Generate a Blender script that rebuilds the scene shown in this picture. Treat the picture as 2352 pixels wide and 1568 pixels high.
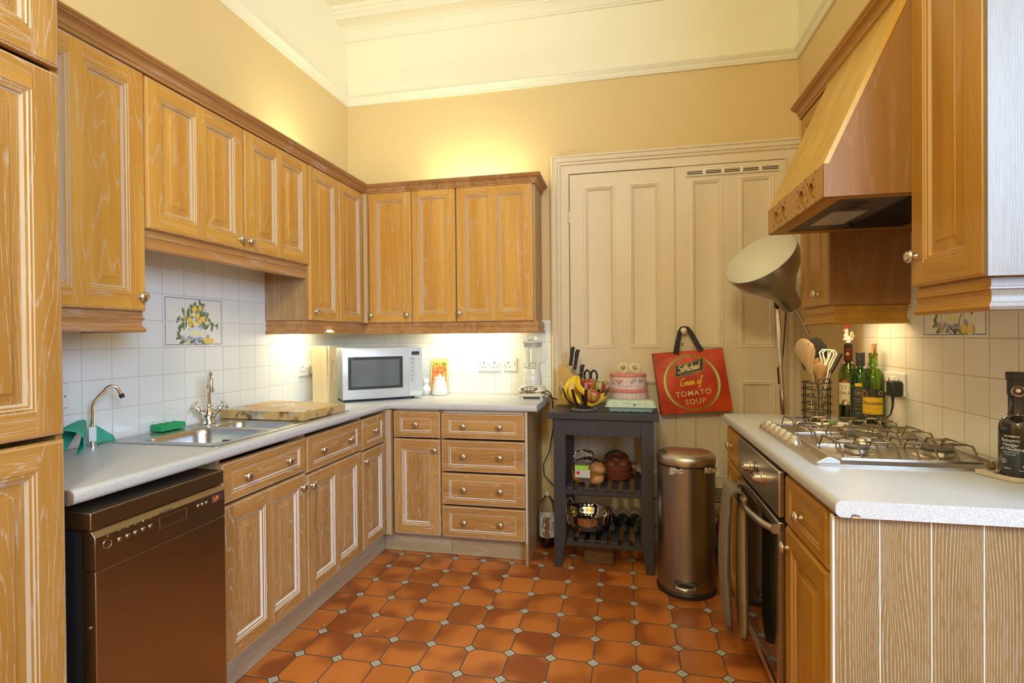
import bpy, bmesh, math, random
from mathutils import Vector, Matrix
random.seed(7)
sc = bpy.context.scene
COL = sc.collection
for o in list(bpy.data.objects):
    bpy.data.objects.remove(o)
PI = math.pi
R = math.radians

# ---------------------------------------------------------------- camera
cam = bpy.data.cameras.new('camera')
cam.sensor_width = 36.0
cam.lens = 36.0 * 1208.92 / 2352.0
cam.clip_start = 0.02
cam_o = bpy.data.objects.new('camera', cam)
COL.objects.link(cam_o)
def _cam():
    yaw, pitch, roll = 0.2084, -0.0072, -0.0083
    cy, sy = math.cos(yaw), math.sin(yaw)
    f = Vector((-sy, cy, 0)); r = Vector((cy, sy, 0)); u = Vector((0, 0, 1))
    f2 = f*math.cos(pitch) + u*math.sin(pitch); u2 = u*math.cos(pitch) - f*math.sin(pitch)
    r3 = r*math.cos(roll) + u2*math.sin(roll); u3 = u2*math.cos(roll) - r*math.sin(roll)
    m = Matrix.Identity(4)
    for i in range(3):
        m[i][0] = r3[i]; m[i][1] = u3[i]; m[i][2] = -f2[i]
    m[0][3], m[1][3], m[2][3] = 1.9131, 0.0, 1.2887
    return m
cam_o.matrix_world = _cam()
sc.camera = cam_o

# ---------------------------------------------------------------- light and exposure
sc.view_settings.view_transform = 'Standard'
sc.view_settings.look = 'None'
sc.view_settings.exposure = 0.66
sc.view_settings.gamma = 1.0
sc.view_settings.use_curve_mapping = False
w = bpy.data.worlds.new('world'); sc.world = w; w.use_nodes = True
w.node_tree.nodes['Background'].inputs[0].default_value = (0.72, 0.86, 1.0, 1)
w.node_tree.nodes['Background'].inputs[1].default_value = 1.6
WARM = (1.0, 0.72, 0.36)
WARM2 = (1.0, 0.965, 0.63)
DAY = (0.44, 0.67, 1.0)
def area(name, loc, target, sx, sy, power, col, spread=180):
    l = bpy.data.lights.new(name, 'AREA'); l.shape = 'RECTANGLE'; l.size = sx; l.size_y = sy
    l.energy = power; l.color = col; l.spread = R(spread)
    o = bpy.data.objects.new(name, l); COL.objects.link(o); o.location = loc
    d = (Vector(target) - Vector(loc)); o.rotation_euler = d.to_track_quat('-Z', 'Y').to_euler()
    return o
# daylight through the big window in the wing behind and to the right of the camera
area('window_daylight', (4.15, -1.12, 2.40), (2.5, 1.8, .9), 1.7, 1.7, 118, DAY)
# unseen warm point light added behind the camera to light the walls evenly
_pl = bpy.data.lights.new('warm_fill_light', 'POINT'); _pl.energy = 62; _pl.color = WARM2; _pl.shadow_soft_size = .16
_po = bpy.data.objects.new('warm_fill_light', _pl); COL.objects.link(_po); _po.location = (1.60, -.55, 2.70)
# fluorescent strips lying on top of the wall cabinets
area('uplight_side', (0.16, 2.72, 2.285), (0.14, 2.72, 3.0), 0.06, 0.55, 2.5, WARM2)
area('uplight_back', (0.96, 3.28, 2.285), (0.96, 3.30, 3.0), 0.60, 0.06, 2.5, WARM2)
# strips under the wall cabinets, hidden by the pelmets
area('underlight_side', (0.10, 2.76, 1.375), (0.02, 2.76, 1.0), 0.05, 0.34, 2.0, WARM2)
area('underlight_back', (0.92, 3.30, 1.375), (0.92, 3.42, 1.0), 0.50, 0.05, 3.0, WARM2)
area('underlight_right', (2.80, 2.36, 1.372), (2.80, 2.36, 0.9), 0.05, 0.22, 0.8, WARM)

# ---------------------------------------------------------------- materials
class NT:
    def __init__(s, name):
        s.mat = bpy.data.materials.new(name); s.mat.use_nodes = True
        s.t = s.mat.node_tree; s.t.nodes.clear()
        s.out = s.t.nodes.new('ShaderNodeOutputMaterial')
        s.b = s.t.nodes.new('ShaderNodeBsdfPrincipled')
        s.t.links.new(s.b.outputs[0], s.out.inputs[0])
    def n(s, typ, **kw):
        nd = s.t.nodes.new('ShaderNode' + typ)
        for k, v in kw.items(): setattr(nd, k, v)
        return nd
    def L(s, a, b): s.t.links.new(a, b)
    def put(s, inp, v):
        if hasattr(v, 'is_output') or isinstance(v, bpy.types.NodeSocket): s.L(v, inp)
        else: inp.default_value = v
    def m(s, op, a, b=None, c=None, clamp=False):
        nd = s.n('Math', operation=op); nd.use_clamp = clamp
        s.put(nd.inputs[0], a)
        if b is not None: s.put(nd.inputs[1], b)
        if c is not None: s.put(nd.inputs[2], c)
        return nd.outputs[0]
    def mix(s, f, a, b):
        nd = s.n('Mix', data_type='RGBA')
        s.put(nd.inputs[0], f); s.put(nd.inputs[6], c4(a)); s.put(nd.inputs[7], c4(b))
        return nd.outputs[2]
    def ss(s, x, lo, hi):
        nd = s.n('MapRange'); nd.interpolation_type = 'SMOOTHSTEP'; nd.clamp = True
        s.put(nd.inputs[0], x); s.put(nd.inputs[1], lo); s.put(nd.inputs[2], hi)
        s.put(nd.inputs[3], 0.0); s.put(nd.inputs[4], 1.0)
        return nd.outputs[0]
    def coord(s, rnd=False):
        tc = s.n('TexCoord').outputs['Object']
        if rnd:
            oi = s.n('ObjectInfo').outputs['Random']
            v = s.n('CombineXYZ')
            s.L(s.m('MULTIPLY', oi, 13.7), v.inputs[0]); s.L(s.m('MULTIPLY', oi, 7.1), v.inputs[1]); s.L(s.m('MULTIPLY', oi, 23.3), v.inputs[2])
            a = s.n('VectorMath', operation='ADD'); s.L(tc, a.inputs[0]); s.L(v.outputs[0], a.inputs[1])
            return a.outputs[0]
        return tc
    def scale(s, v, sv):
        a = s.n('VectorMath', operation='MULTIPLY'); s.L(v, a.inputs[0]); a.inputs[1].default_value = sv
        return a.outputs[0]
    def noise(s, v, sc_=1.0, det=2.0, rough=0.5):
        nd = s.n('TexNoise'); nd.inputs['Scale'].default_value = sc_; nd.inputs['Detail'].default_value = det
        nd.inputs['Roughness'].default_value = rough
        if v is not None: s.L(v, nd.inputs['Vector'])
        return nd.outputs['Fac']
    def xyz(s, v):
        nd = s.n('SeparateXYZ'); s.L(v, nd.inputs[0]); return nd.outputs
    def bump(s, h, st=0.2, dist=0.002):
        nd = s.n('Bump'); nd.inputs['Strength'].default_value = st; nd.inputs['Distance'].default_value = dist
        s.L(h, nd.inputs['Height']); s.L(nd.outputs[0], s.b.inputs['Normal'])
    def set(s, **kw):
        for k, v in kw.items():
            k = k.replace('_', ' ')
            s.put(s.b.inputs[k], c4(v) if k in ('Base Color', 'Emission Color') else v)
        return s.mat
def c4(v):
    if isinstance(v, (tuple, list)) and len(v) == 3: return (v[0], v[1], v[2], 1)
    return v
def srgb(r, g, b):
    f = lambda c: (c/255/12.92) if c/255 <= 0.04045 else ((c/255+0.055)/1.055)**2.4
    return (f(r), f(g), f(b))
def plain(name, col, rough=0.5, metal=0.0, var=0.04, bump=0.0, **kw):
    t = NT(name); v = t.coord(True)
    nz = t.noise(v, 9.0, 3)
    d = tuple(max(0, c*(1-2.2*var)) for c in col); e = tuple(min(1, c*(1+2.2*var)) for c in col)
    t.set(Base_Color=t.mix(nz, d, e), Roughness=rough, Metallic=metal, **kw)
    if bump: t.bump(t.noise(v, 60, 3), bump, 0.002)
    return t.mat
def emit(name, col, st):
    t = NT(name); return t.set(Base_Color=(0, 0, 0), Emission_Color=col, Emission_Strength=st)
def glass(name, col, rough=0.02, ior=1.45, trans=1.0):
    t = NT(name); return t.set(Base_Color=col, Roughness=rough, IOR=ior, Transmission_Weight=trans)

LIME = (0.62, 0.56, 0.50)
def wood(name, axis, a, b, lime=0.5, rings=1.0, rough=0.42, fine=1.0, limec=LIME, lin=0.0, brk=(.38, .60), pw=.75, th=(.35, .49), knot=0):
    """oak with white lime rubbed into the grain; axis = grain direction in the part's own frame"""
    t = NT(name); v = t.coord(True)
    def st(cross, along):
        return {'z': (cross, cross, along), 'x': (along, cross, cross), 'y': (cross, along, cross)}[axis]
    big = t.noise(t.scale(v, st(6.5, 0.60)), 1.0, 2.0, 0.45)
    ph = t.m('MULTIPLY', big, 19.0*rings)
    if lin: ph = t.m('ADD', ph, t.m('MULTIPLY', t.xyz(v)[0], lin))
    if knot:
        vo = t.n('TexVoronoi'); vo.inputs['Scale'].default_value = 1.0; t.L(t.scale(v, st(7.5, 1.5)), vo.inputs['Vector'])
        ph = t.m('ADD', ph, t.m('MULTIPLY', t.m('SUBTRACT', 1.0, t.ss(vo.outputs['Distance'], 0.0, .42)), knot))
    fr = t.m('FRACT', ph)
    tri = t.m('ABSOLUTE', t.m('SUBTRACT', fr, 0.5))
    line = t.ss(tri, th[0], th[1])
    brk_ = t.noise(t.scale(v, st(420, 26)), 1.0, 2.0, 0.6)
    line = t.m('MULTIPLY', line, t.ss(brk_, brk[0], brk[1]))
    por = t.noise(t.scale(v, st(300*fine, 9)), 1.0, 2.0, 0.6)
    por = t.ss(por, 0.50, 0.74)
    reg = t.noise(t.scale(v, st(7, 2.2)), 1.0, 2.0)
    por = t.m('MULTIPLY', por, t.ss(reg, 0.30, 0.66))
    f = t.m('MAXIMUM', t.m('MULTIPLY', line, 0.9), t.m('MULTIPLY', por, pw))
    f = t.m('MULTIPLY', f, lime, clamp=True)
    tone = t.noise(t.scale(v, st(16, 1.0)), 1.0, 3.0)
    base = t.mix(t.ss(tone, 0.25, 0.75), a, b)
    t.set(Base_Color=t.mix(f, base, limec), Roughness=rough)
    t.bump(f, 0.12, 0.0006)
    return t.mat
OA, OB = (0.52, 0.232, 0.028), (0.66, 0.345, 0.056)  # upper cupboards: golden cast of the lighting put into the oak colour
M = {}
M['wv'] = wood('limed_oak_lit_upright', 'z', OA, OB, 0.42, rings=1.2, th=(.38, .49))
M['wh'] = wood('limed_oak_lit_level', 'x', OA, OB, 0.42)
M['wlow_v'] = wood('limed_oak_pale_upright', 'z', (0.36, 0.172, 0.045), (0.50, 0.268, 0.082), 0.90, rings=1.7, pw=.4, th=(.40, .495), lin=20)
M['wlow_h'] = wood('limed_oak_pale_level', 'x', (0.36, 0.162, 0.036), (0.49, 0.250, 0.066), 0.60, rings=1.5, pw=.4, th=(.40, .495))
M['wr_v'] = wood('oak_warm_lit_upright', 'z', (0.35, 0.158, 0.010), (0.46, 0.220, 0.018), 0.16, rough=0.36)  # right units: same oak, warm light painted in as a golden tone
M['wr_h'] = wood('oak_warm_lit_level', 'x', (0.35, 0.158, 0.010), (0.46, 0.220, 0.018), 0.16, rough=0.36)
M['wr_y'] = wood('oak_warm_lit_mould', 'y', (0.35, 0.158, 0.010), (0.46, 0.220, 0.018), 0.16, rough=0.36)
M['mould'] = wood('oak_mould_level', 'x', (0.36, 0.155, 0.035), (0.48, 0.235, 0.070), 0.45, rings=.6)
M['mouldy'] = wood('oak_mould_along', 'y', (0.36, 0.155, 0.035), (0.48, 0.235, 0.070), 0.45, rings=.6)
M['lime'] = plain('lime_filled_groove', (0.54, 0.43, 0.32), 0.5)
M['limew'] = plain('white_lime_groove', (0.70, 0.64, 0.58), 0.5)
M['lime_r'] = plain('lime_filled_groove_warm_lit', (0.46, 0.27, 0.10), 0.45)  # sparser lime, with the warm light's brown cast put into its colour
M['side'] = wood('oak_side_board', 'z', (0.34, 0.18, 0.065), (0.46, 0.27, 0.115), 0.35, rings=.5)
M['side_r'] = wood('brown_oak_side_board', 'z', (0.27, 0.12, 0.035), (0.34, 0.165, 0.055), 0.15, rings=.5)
M['plinth'] = wood('greyed_oak_plinth', 'x', (0.36, 0.26, 0.15), (0.46, 0.35, 0.22), 0.35, rings=.5)
M['plinthy'] = wood('greyed_oak_plinth_along', 'y', (0.36, 0.26, 0.15), (0.46, 0.35, 0.22), 0.35, rings=.5)
M['endp'] = wood('heavily_limed_ash_board', 'z', (0.20, 0.115, 0.032), (0.27, 0.160, 0.052), 0.75, rings=.8, fine=.6, limec=(0.46, 0.42, 0.38), lin=165, brk=(.30, .55), pw=.3, th=(.28, .47), knot=3)
M['endp_up'] = wood('limed_board_window_glare', 'z', (0.20, 0.165, 0.135), (0.24, 0.20, 0.165), 0.7, rings=.5, rough=.40, fine=.8, limec=(0.34, 0.32, 0.30), lin=210, brk=(.35, .55), th=(.30, .45))  # pale grey stands for window glare painted into the board colour
M['carc'] = plain('cream_carcass', (0.60, 0.55, 0.45), .5)
M['dark'] = plain('dark_gap', (0.02, 0.016, 0.012), .7)
M['black'] = plain('black_plastic', (0.018, 0.017, 0.017), .38)
M['pewter'] = plain('brushed_pewter', (0.62, 0.56, 0.48), .30, 1.0)
M['steel'] = plain('polished_steel', (0.66, 0.64, 0.61), .16, 1.0, .02)
M['chrome'] = plain('chrome', (0.82, 0.82, 0.82), .05, 1.0, .01)
M['white'] = plain('white_plastic', (0.78, 0.76, 0.72), .35, var=.01)
M['ceram'] = plain('white_glazed_ceramic', (0.82, 0.81, 0.78), .12, var=.01)
M['cream'] = plain('cream_gloss_paint', (0.72, 0.60, 0.44), .42, var=.02)
M['bead'] = plain('cream_gloss_beading', (0.80, 0.69, 0.52), .35, var=.02)
M['ceil'] = plain('cream_white_paint', (0.80, 0.74, 0.58), .8, var=.01)
def mk_brushed(name, col, rough, axis=2, an=(2, 2, 260), bm=.05):
    t = NT(name); v = t.coord(True)
    nz = t.noise(t.scale(v, an), 1.0, 2.0)
    d = tuple(c*.9 for c in col)
    t.set(Base_Color=t.mix(nz, d, col), Metallic=1.0, Roughness=t.m('ADD', t.m('MULTIPLY', nz, .12), rough))
    t.bump(nz, bm, 0.0005)
    return t.mat
M['brushed'] = mk_brushed('brushed_steel', (0.60, 0.57, 0.53), .24)
M['dw'] = mk_brushed('brushed_dark_steel', (0.38, 0.33, 0.26), .24)
M['binm'] = mk_brushed('brushed_bin_steel', (0.36, 0.39, 0.42), .24, an=(2, 2, 3))
M['silver'] = plain('silver_painted_plastic', (0.62, 0.64, 0.66), .35, .35, .01)

def mk_wall():
    t = NT('yellow_wall_paint'); v = t.coord()
    z = t.xyz(v)[2]
    n1 = t.noise(v, 2.2, 4)
    base = t.mix(n1, (0.64, 0.475, 0.225), (0.70, 0.525, 0.26))
    up = t.mix(n1, (0.83, 0.765, 0.56), (0.87, 0.81, 0.62))
    t.set(Base_Color=t.mix(t.m('GREATER_THAN', z, 2.962), base, up), Roughness=.75)
    t.bump(t.noise(v, 35, 4), .08, .004)
    return t.mat
M['wall'] = mk_wall()
def mk_tile(name, ua, pitch, u0, v0, grout=(0.55, 0.47, 0.33), tile=(0.80, 0.80, 0.78)):
    t = NT(name); v = t.coord(); s = t.xyz(v)
    def dist(c, o):
        f = t.m('FRACT', t.m('ADD', t.m('DIVIDE', t.m('SUBTRACT', c, o), pitch), 50.5))
        return t.m('MULTIPLY', t.m('ABSOLUTE', t.m('SUBTRACT', f, 0.5)), pitch)
    d = t.m('MINIMUM', dist(s[ua], u0), dist(s[2], v0))
    g = t.ss(d, 0.0006, 0.0016)
    ed = t.ss(d, 0.0008, 0.005)
    cid = t.n('CombineXYZ')
    t.L(t.m('FLOOR', t.m('DIVIDE', t.m('SUBTRACT', s[ua], u0), pitch)), cid.inputs[0]); t.L(t.m('FLOOR', t.m('DIVIDE', t.m('SUBTRACT', s[2], v0), pitch)), cid.inputs[1])
    wn = t.n('TexWhiteNoise'); t.L(cid.outputs[0], wn.inputs['Vector'])
    tl = t.mix(wn.outputs['Value'], tuple(c*.965 for c in tile), tile)
    t.set(Base_Color=t.mix(g, grout, tl), Roughness=t.m('SUBTRACT', 0.75, t.m('MULTIPLY', g, 0.60)))
    h = t.m('ADD', ed, t.m('MULTIPLY', t.noise(v, 14, 2), .25))
    t.bump(h, .35, .0012)
    return t.mat
def mk_floor():
    q, fx, fy = 0.1689, 0.6049, 2.937
    t = NT('terracotta_octagon_tiles'); v = t.coord(); s = t.xyz(v)
    u = t.m('DIVIDE', t.m('SUBTRACT', s[0], fx), q); w_ = t.m('DIVIDE', t.m('SUBTRACT', s[1], fy), q)
    def near(c):  # signed distance to the nearest lattice line, in cells
        return t.m('SUBTRACT', t.m('FRACT', t.m('ADD', c, 100.5)), 0.5)
    du, dv = near(u), near(w_)
    au, av = t.m('ABSOLUTE', du), t.m('ABSOLUTE', dv)
    dia = t.m('ADD', au, av)
    line = t.m('MINIMUM', au, av)
    wob = t.m('MULTIPLY', t.m('SUBTRACT', t.noise(v, 40, 2), .5), .006)
    ingr = t.m('SUBTRACT', 1.0, t.ss(t.m('ADD', line, wob), 0.013, 0.020))
    ingr = t.m('MAXIMUM', ingr, t.m('SUBTRACT', 1.0, t.ss(t.m('ADD', dia, wob), 0.174, 0.181)))
    inset = t.m('SUBTRACT', 1.0, t.ss(dia, 0.126, 0.131))
    # blue-grey pattern on the white insets
    a = t.m('ADD', du, dv); b = t.m('SUBTRACT', du, dv)
    pa = t.m('ABSOLUTE', t.m('SINE', t.m('MULTIPLY', a, 75))); pb = t.m('ABSOLUTE', t.m('SINE', t.m('MULTIPLY', b, 75)))
    pat = t.m('MULTIPLY', t.ss(t.m('MULTIPLY', pa, pb), .10, .30), t.m('SUBTRACT', 1, t.ss(t.noise(v, 330, 1), .50, .62)))
    pat = t.m('MULTIPLY', pat, t.m('SUBTRACT', 1.0, t.ss(dia, 0.100, 0.110)))
    pcol = t.mix(pat, (0.64, 0.60, 0.50), (0.13, 0.12, 0.12))
    cid = t.n('CombineXYZ'); t.L(t.m('FLOOR', u), cid.inputs[0]); t.L(t.m('FLOOR', w_), cid.inputs[1])
    wn = t.n('TexWhiteNoise'); t.L(cid.outputs[0], wn.inputs['Vector'])
    off = t.n('VectorMath', operation='SCALE'); t.L(wn.outputs['Color'], off.inputs[0]); off.inputs['Scale'].default_value = 9.0
    vv = t.n('VectorMath', operation='ADD'); t.L(v, vv.inputs[0]); t.L(off.outputs[0], vv.inputs[1])
    n1 = t.noise(vv.outputs[0], 6.0, 1, .3); n2 = t.noise(v, 90, 3)
    c1 = t.mix(t.ss(n1, .36, .62), (0.27, 0.062, 0.012), (0.62, 0.190, 0.034))
    c2 = t.mix(t.m('MULTIPLY', wn.outputs['Value'], .55), c1, (0.42, 0.130, 0.018))
    c3 = t.mix(t.m('MULTIPLY', n2, .22), c2, (0.20, 0.06, 0.02))
    spot = t.m('GREATER_THAN', t.noise(v, 47, 0), .88)
    c3 = t.mix(t.m('MULTIPLY', spot, .8), c3, (0.66, 0.50, 0.40))
    col = t.mix(ingr, c3, (0.085, 0.068, 0.048)); col = t.mix(inset, col, pcol)
    t.set(Base_Color=col, Roughness=t.m('ADD', .30, t.m('MULTIPLY', t.m('MAXIMUM', ingr, t.m('MULTIPLY', n2, .3)), .4)))
    t.bump(t.m('SUBTRACT', 1.0, t.m('MULTIPLY', ingr, t.m('SUBTRACT', 1.0, inset))), .4, .002)
    return t.mat
M['floor'] = mk_floor()
def mk_laminate():
    t = NT('speckled_grey_laminate'); v = t.coord()
    n1 = t.noise(v, 420, 2, .6); n2 = t.noise(v, 900, 1)
    c = t.mix(t.ss(n1, .35, .65), (0.45, 0.455, 0.47), (0.60, 0.605, 0.625))
    c = t.mix(t.m('MULTIPLY', t.m('GREATER_THAN', n2, .66), .35), c, (0.36, 0.35, 0.35))
    t.set(Base_Color=c, Roughness=.38)
    t.bump(n1, .05, .0005)
    return t.mat
M['lam'] = mk_laminate()

# ---------------------------------------------------------------- mesh helpers
class MB:
    def __init__(s): s.v = []; s.f = []; s.m = []
    def add(s, vs, fs, m=0, X=None):
        b = len(s.v)
        for p in vs:
            p = Vector(p)
            s.v.append(X @ p if X is not None else p)
        for i, f in enumerate(fs):
            s.f.append(tuple(b+k for k in f)); s.m.append(m[i] if isinstance(m, list) else m)
        return s
    def box(s, x0, y0, z0, x1, y1, z1, m=0, X=None):
        vs = [(x0, y0, z0), (x1, y0, z0), (x1, y1, z0), (x0, y1, z0), (x0, y0, z1), (x1, y0, z1), (x1, y1, z1), (x0, y1, z1)]
        return s.add(vs, [(0, 3, 2, 1), (4, 5, 6, 7), (0, 1, 5, 4), (1, 2, 6, 5), (2, 3, 7, 6), (3, 0, 4, 7)], m, X)
    def loft(s, loops, m=0, cap0=True, cap1=True, closed=True, X=None, mc=None):
        n = len(loops[0]); vs = [p for l in loops for p in l]; fs = []; ms = []
        for i in range(len(loops)-1):
            mm = m[i] if isinstance(m, (list, tuple)) else m
            for j in range(n if closed else n-1):
                k = (j+1) % n
                fs.append((i*n+j, i*n+k, (i+1)*n+k, (i+1)*n+j)); ms.append(mm)
        m0 = m[0] if isinstance(m, (list, tuple)) else m
        if cap0: fs.append(tuple(reversed(range(n)))); ms.append(m0 if mc is None else mc)
        if cap1:
            fs.append(tuple((len(loops)-1)*n+j for j in range(n))); ms.append((m[-1] if isinstance(m, (list, tuple)) else m) if mc is None else mc)
        return s.add(vs, fs, ms, X)
    def lathe(s, prof, n=24, m=0, X=None, sx=1.0, sy=1.0):
        loops = []
        for r, z in prof:
            loops.append([(r*sx*math.cos(2*PI*k/n), r*sy*math.sin(2*PI*k/n), z) for k in range(n)])
        return s.loft(loops, m, prof[0][0] > 1e-6 or True, True, True, X)
    def cyl(s, r, z0, z1, n=20, m=0, X=None):
        return s.lathe([(r, z0), (r, z1)], n, m, X)
    def sph(s, c, r, m=0, n=14, sx=1, sy=1, sz=1, X=None):
        pr = []
        k = max(5, n//2)
        T = Matrix.Translation(c) if X is None else X @ Matrix.Translation(c)
        for i in range(k+1):
            a = PI*i/k
            pr.append((max(1e-5, r*math.sin(a)), -r*sz*math.cos(a)))
        return s.lathe(pr, n, m, T, sx, sy)
    def tube(s, pts, r, n=8, m=0, closed=False, X=None, cap=True, flat=None):
        P = [Vector(p) for p in pts]; N = len(P); loops = []
        def tan(i):
            if closed: return (P[(i+1) % N] - P[(i-1) % N]).normalized()
            if i == 0: return (P[1]-P[0]).normalized()
            if i == N-1: return (P[-1]-P[-2]).normalized()
            return ((P[i+1]-P[i]).normalized() + (P[i]-P[i-1]).normalized()).normalized()
        t = tan(0); a = Vector((0, 0, 1)) if abs(t.z) < .9 else Vector((1, 0, 0))
        u = (a - t*a.dot(t)).normalized()
        for i in range(N):
            t = tan(i); u = (u - t*u.dot(t)).normalized(); w_ = t.cross(u)
            rr = r[i] if isinstance(r, (list, tuple)) else r
            fx, fy = flat if flat else (1, 1)
            loops.append([P[i] + u*math.cos(2*PI*k/n)*rr*fx + w_*math.sin(2*PI*k/n)*rr*fy for k in range(n)])
        if closed: loops.append(loops[0])
        return s.loft(loops, m, cap and not closed, cap and not closed, True, X)
    def prism(s, poly, f, t0, t1, m=0, X=None):
        return s.loft([[f(a, b, t0) for a, b in poly], [f(a, b, t1) for a, b in poly]], m, X=X)
    def ring(s, outer, inner, m=0, X=None):
        return s.loft([outer, inner], m, False, False, True, X)
    def poly(s, pts, m=0, X=None):
        return s.add(pts, [tuple(range(len(pts)))], m, X)
    def text(s, body, size, X, m=0, ext=0.0002, shear=0.0, bold=0.0, sp=1.0, fn=None, align='CENTER'):
        cu = bpy.data.curves.new('t', 'FONT'); cu.body = body; cu.size = size; cu.extrude = ext
        cu.align_x = align; cu.shear = shear; cu.offset = bold; cu.space_character = sp; cu.resolution_u = 3
        o = bpy.data.objects.new('t', cu); COL.objects.link(o)
        me = bpy.data.meshes.new_from_object(o.evaluated_get(bpy.context.evaluated_depsgraph_get()))
        vs = [v.co.copy() for v in me.vertices]
        if fn: vs = [fn(v) for v in vs]
        s.add(vs, [tuple(p.vertices) for p in me.polygons], m, X)
        bpy.data.meshes.remove(me); bpy.data.objects.remove(o); bpy.data.curves.remove(cu)
        return s
def mesh_from(mb, name, mats, smooth=35, recalc=True):
    me = bpy.data.meshes.new(name)
    me.from_pydata([tuple(v) for v in mb.v], [], mb.f)
    for k in (mats if isinstance(mats, (list, tuple)) else [mats]): me.materials.append(M[k] if isinstance(k, str) else k)
    me.polygons.foreach_set('material_index', mb.m)
    bm = bmesh.new(); bm.from_mesh(me)
    bmesh.ops.remove_doubles(bm, verts=bm.verts, dist=1e-6)
    if recalc: bmesh.ops.recalc_face_normals(bm, faces=bm.faces)
    bm.to_mesh(me); bm.free()
    if smooth:
        me.shade_smooth()
        try: me.set_sharp_from_angle(angle=R(smooth))
        except Exception: pass
    me.update()
    return me
def part(name, mb, mats, parent=None, label=None, bevel=0, smooth=35, loc=None, rot=None, stuff=False, recalc=True):
    o = bpy.data.objects.new(name, mesh_from(mb, name, mats, smooth, recalc)); COL.objects.link(o)
    if parent is not None: o.parent = parent
    if loc: o.location = loc
    if rot: o.rotation_euler = rot
    if label: o['label'] = label
    if stuff: o['kind'] = 'stuff'
    if bevel:
        b = o.modifiers.new('b', 'BEVEL'); b.width = bevel; b.segments = 2; b.limit_method = 'ANGLE'; b.angle_limit = R(40)
        b.harden_normals = False
    return o
def tag(o, label, cat, group=None):
    o['label'] = label; o['category'] = cat
    if group: o['group'] = group
    return o
def thing(name, label, cat, loc=(0, 0, 0), rz=0, group=None):
    o = bpy.data.objects.new(name, None); COL.objects.link(o); o.empty_display_size = .05
    o.location = loc; o.rotation_euler = (0, 0, rz)
    return tag(o, label, cat, group)
def solo(name, label, cat, mb, mats, loc=(0, 0, 0), rz=0, group=None, bevel=0, rot=None, smooth=35):
    o = part(name, mb, mats, None, None, bevel, smooth, loc, rot or (0, 0, rz))
    return tag(o, label, cat, group)
def struct(name, mb, mats, bevel=0, parent=None, smooth=35):
    o = part(name, mb, mats, parent, None, bevel, smooth)
    if parent is None: o['kind'] = 'structure'
    return o
def Tr(x, y, z): return Matrix.Translation((x, y, z))
def Rx(a): return Matrix.Rotation(R(a), 4, 'X')
def Ry(a): return Matrix.Rotation(R(a), 4, 'Y')
def Rz(a): return Matrix.Rotation(R(a), 4, 'Z')
def arc(cx, cz, r, a0, a1, n):
    return [(cx+r*math.cos(R(a0+(a1-a0)*i/n)), cz+r*math.sin(R(a0+(a1-a0)*i/n))) for i in range(n+1)]
def rrect(x0, y0, x1, y1, r, z, n=5):
    o = []
    for cx, cy, a in ((x1-r, y1-r, 0), (x0+r, y1-r, 90), (x0+r, y0+r, 180), (x1-r, y0+r, 270)):
        o += [(px, py, z) for px, py in arc(cx, cy, r, a, a+90, n)]
    return o
def sweep(mb, path, prof, m=0, closed=False):
    """profile (o, z) pushed along a level polyline; o grows to the right of the travel direction"""
    P = [Vector((p[0], p[1])) for p in path]; loops = []
    N = len(P)
    for i in range(N):
        d = []
        if i > 0: d.append((P[i]-P[i-1]).normalized())
        if i < N-1: d.append((P[i+1]-P[i]).normalized())
        nn = [Vector((q.y, -q.x)) for q in d]
        if len(nn) == 2:
            b = (nn[0]+nn[1]).normalized(); k = 1/max(.2, b.dot(nn[0])); nv = b*k
        else: nv = nn[0]
        loops.append([(P[i].x+nv.x*o, P[i].y+nv.y*o, z) for o, z in prof])
    return mb.loft(loops, m)
# ================================================================ room shell
YB, XR, ZC = 3.441, 2.949, 3.53
mb = MB(); mb.box(-.1, -1.4, -.05, 5.6, YB+.1, 0); struct('floor', mb, ['floor'])
mb = MB(); mb.box(-.1, -1.4, ZC, 5.6, YB+.1, ZC+.05); struct('ceiling', mb, ['ceil'])
mb = MB(); mb.box(-.1, -1.4, 0, 0, YB+.1, ZC); struct('wall_left', mb, ['wall'])
mb = MB(); mb.box(0, YB, 0, XR, YB+.1, ZC); struct('wall_back', mb, ['wall'])
mb = MB(); mb.box(XR, 1.20, 0, XR+.1, YB+.1, ZC); struct('wall_right', mb, ['wall'])
mb = MB(); mb.box(XR+.1, 1.20, 0, 5.5, 1.30, ZC); struct('wall_alcove', mb, ['wall'])
mb = MB(); mb.box(5.5, -1.4, 0, 5.6, 1.30, ZC); struct('wall_far_right', mb, ['wall'])
mb = MB()
mb.box(0, -1.4, 0, 3.2, -1.3, ZC); mb.box(5.1, -1.4, 0, 5.5, -1.3, ZC); mb.box(3.2, -1.4, 0, 5.1, -1.3, 1.35); mb.box(3.2, -1.4, 3.35, 5.1, -1.3, ZC)
struct('wall_rear', mb, ['wall'])
mb = MB()
for x in (3.2, 4.12, 5.04): mb.box(x, -1.39, 1.35, x+.06, -1.31, 3.35)
for z in (1.35, 2.4, 3.29): mb.box(3.26, -1.39, z, 5.04, -1.31, z+.06)
struct('window_1', mb, ['bead'])

# picture rail
rail = [(0, 2.935), (.010, 2.935), (.014, 2.939), (.014, 2.943), (.011, 2.946), (.016, 2.952), (.019, 2.960), (.018, 2.964), (.022, 2.968), (.032, 2.976), (.036, 2.984), (.030, 2.990), (0, 2.992)]
mb = MB(); sweep(mb, [(0.0005, -1.3), (0.0005, YB-.0005), (XR-.0005, YB-.0005), (XR-.0005, 1.2)], rail); struct('trim_1', mb, ['ceil'], smooth=50)
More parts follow.
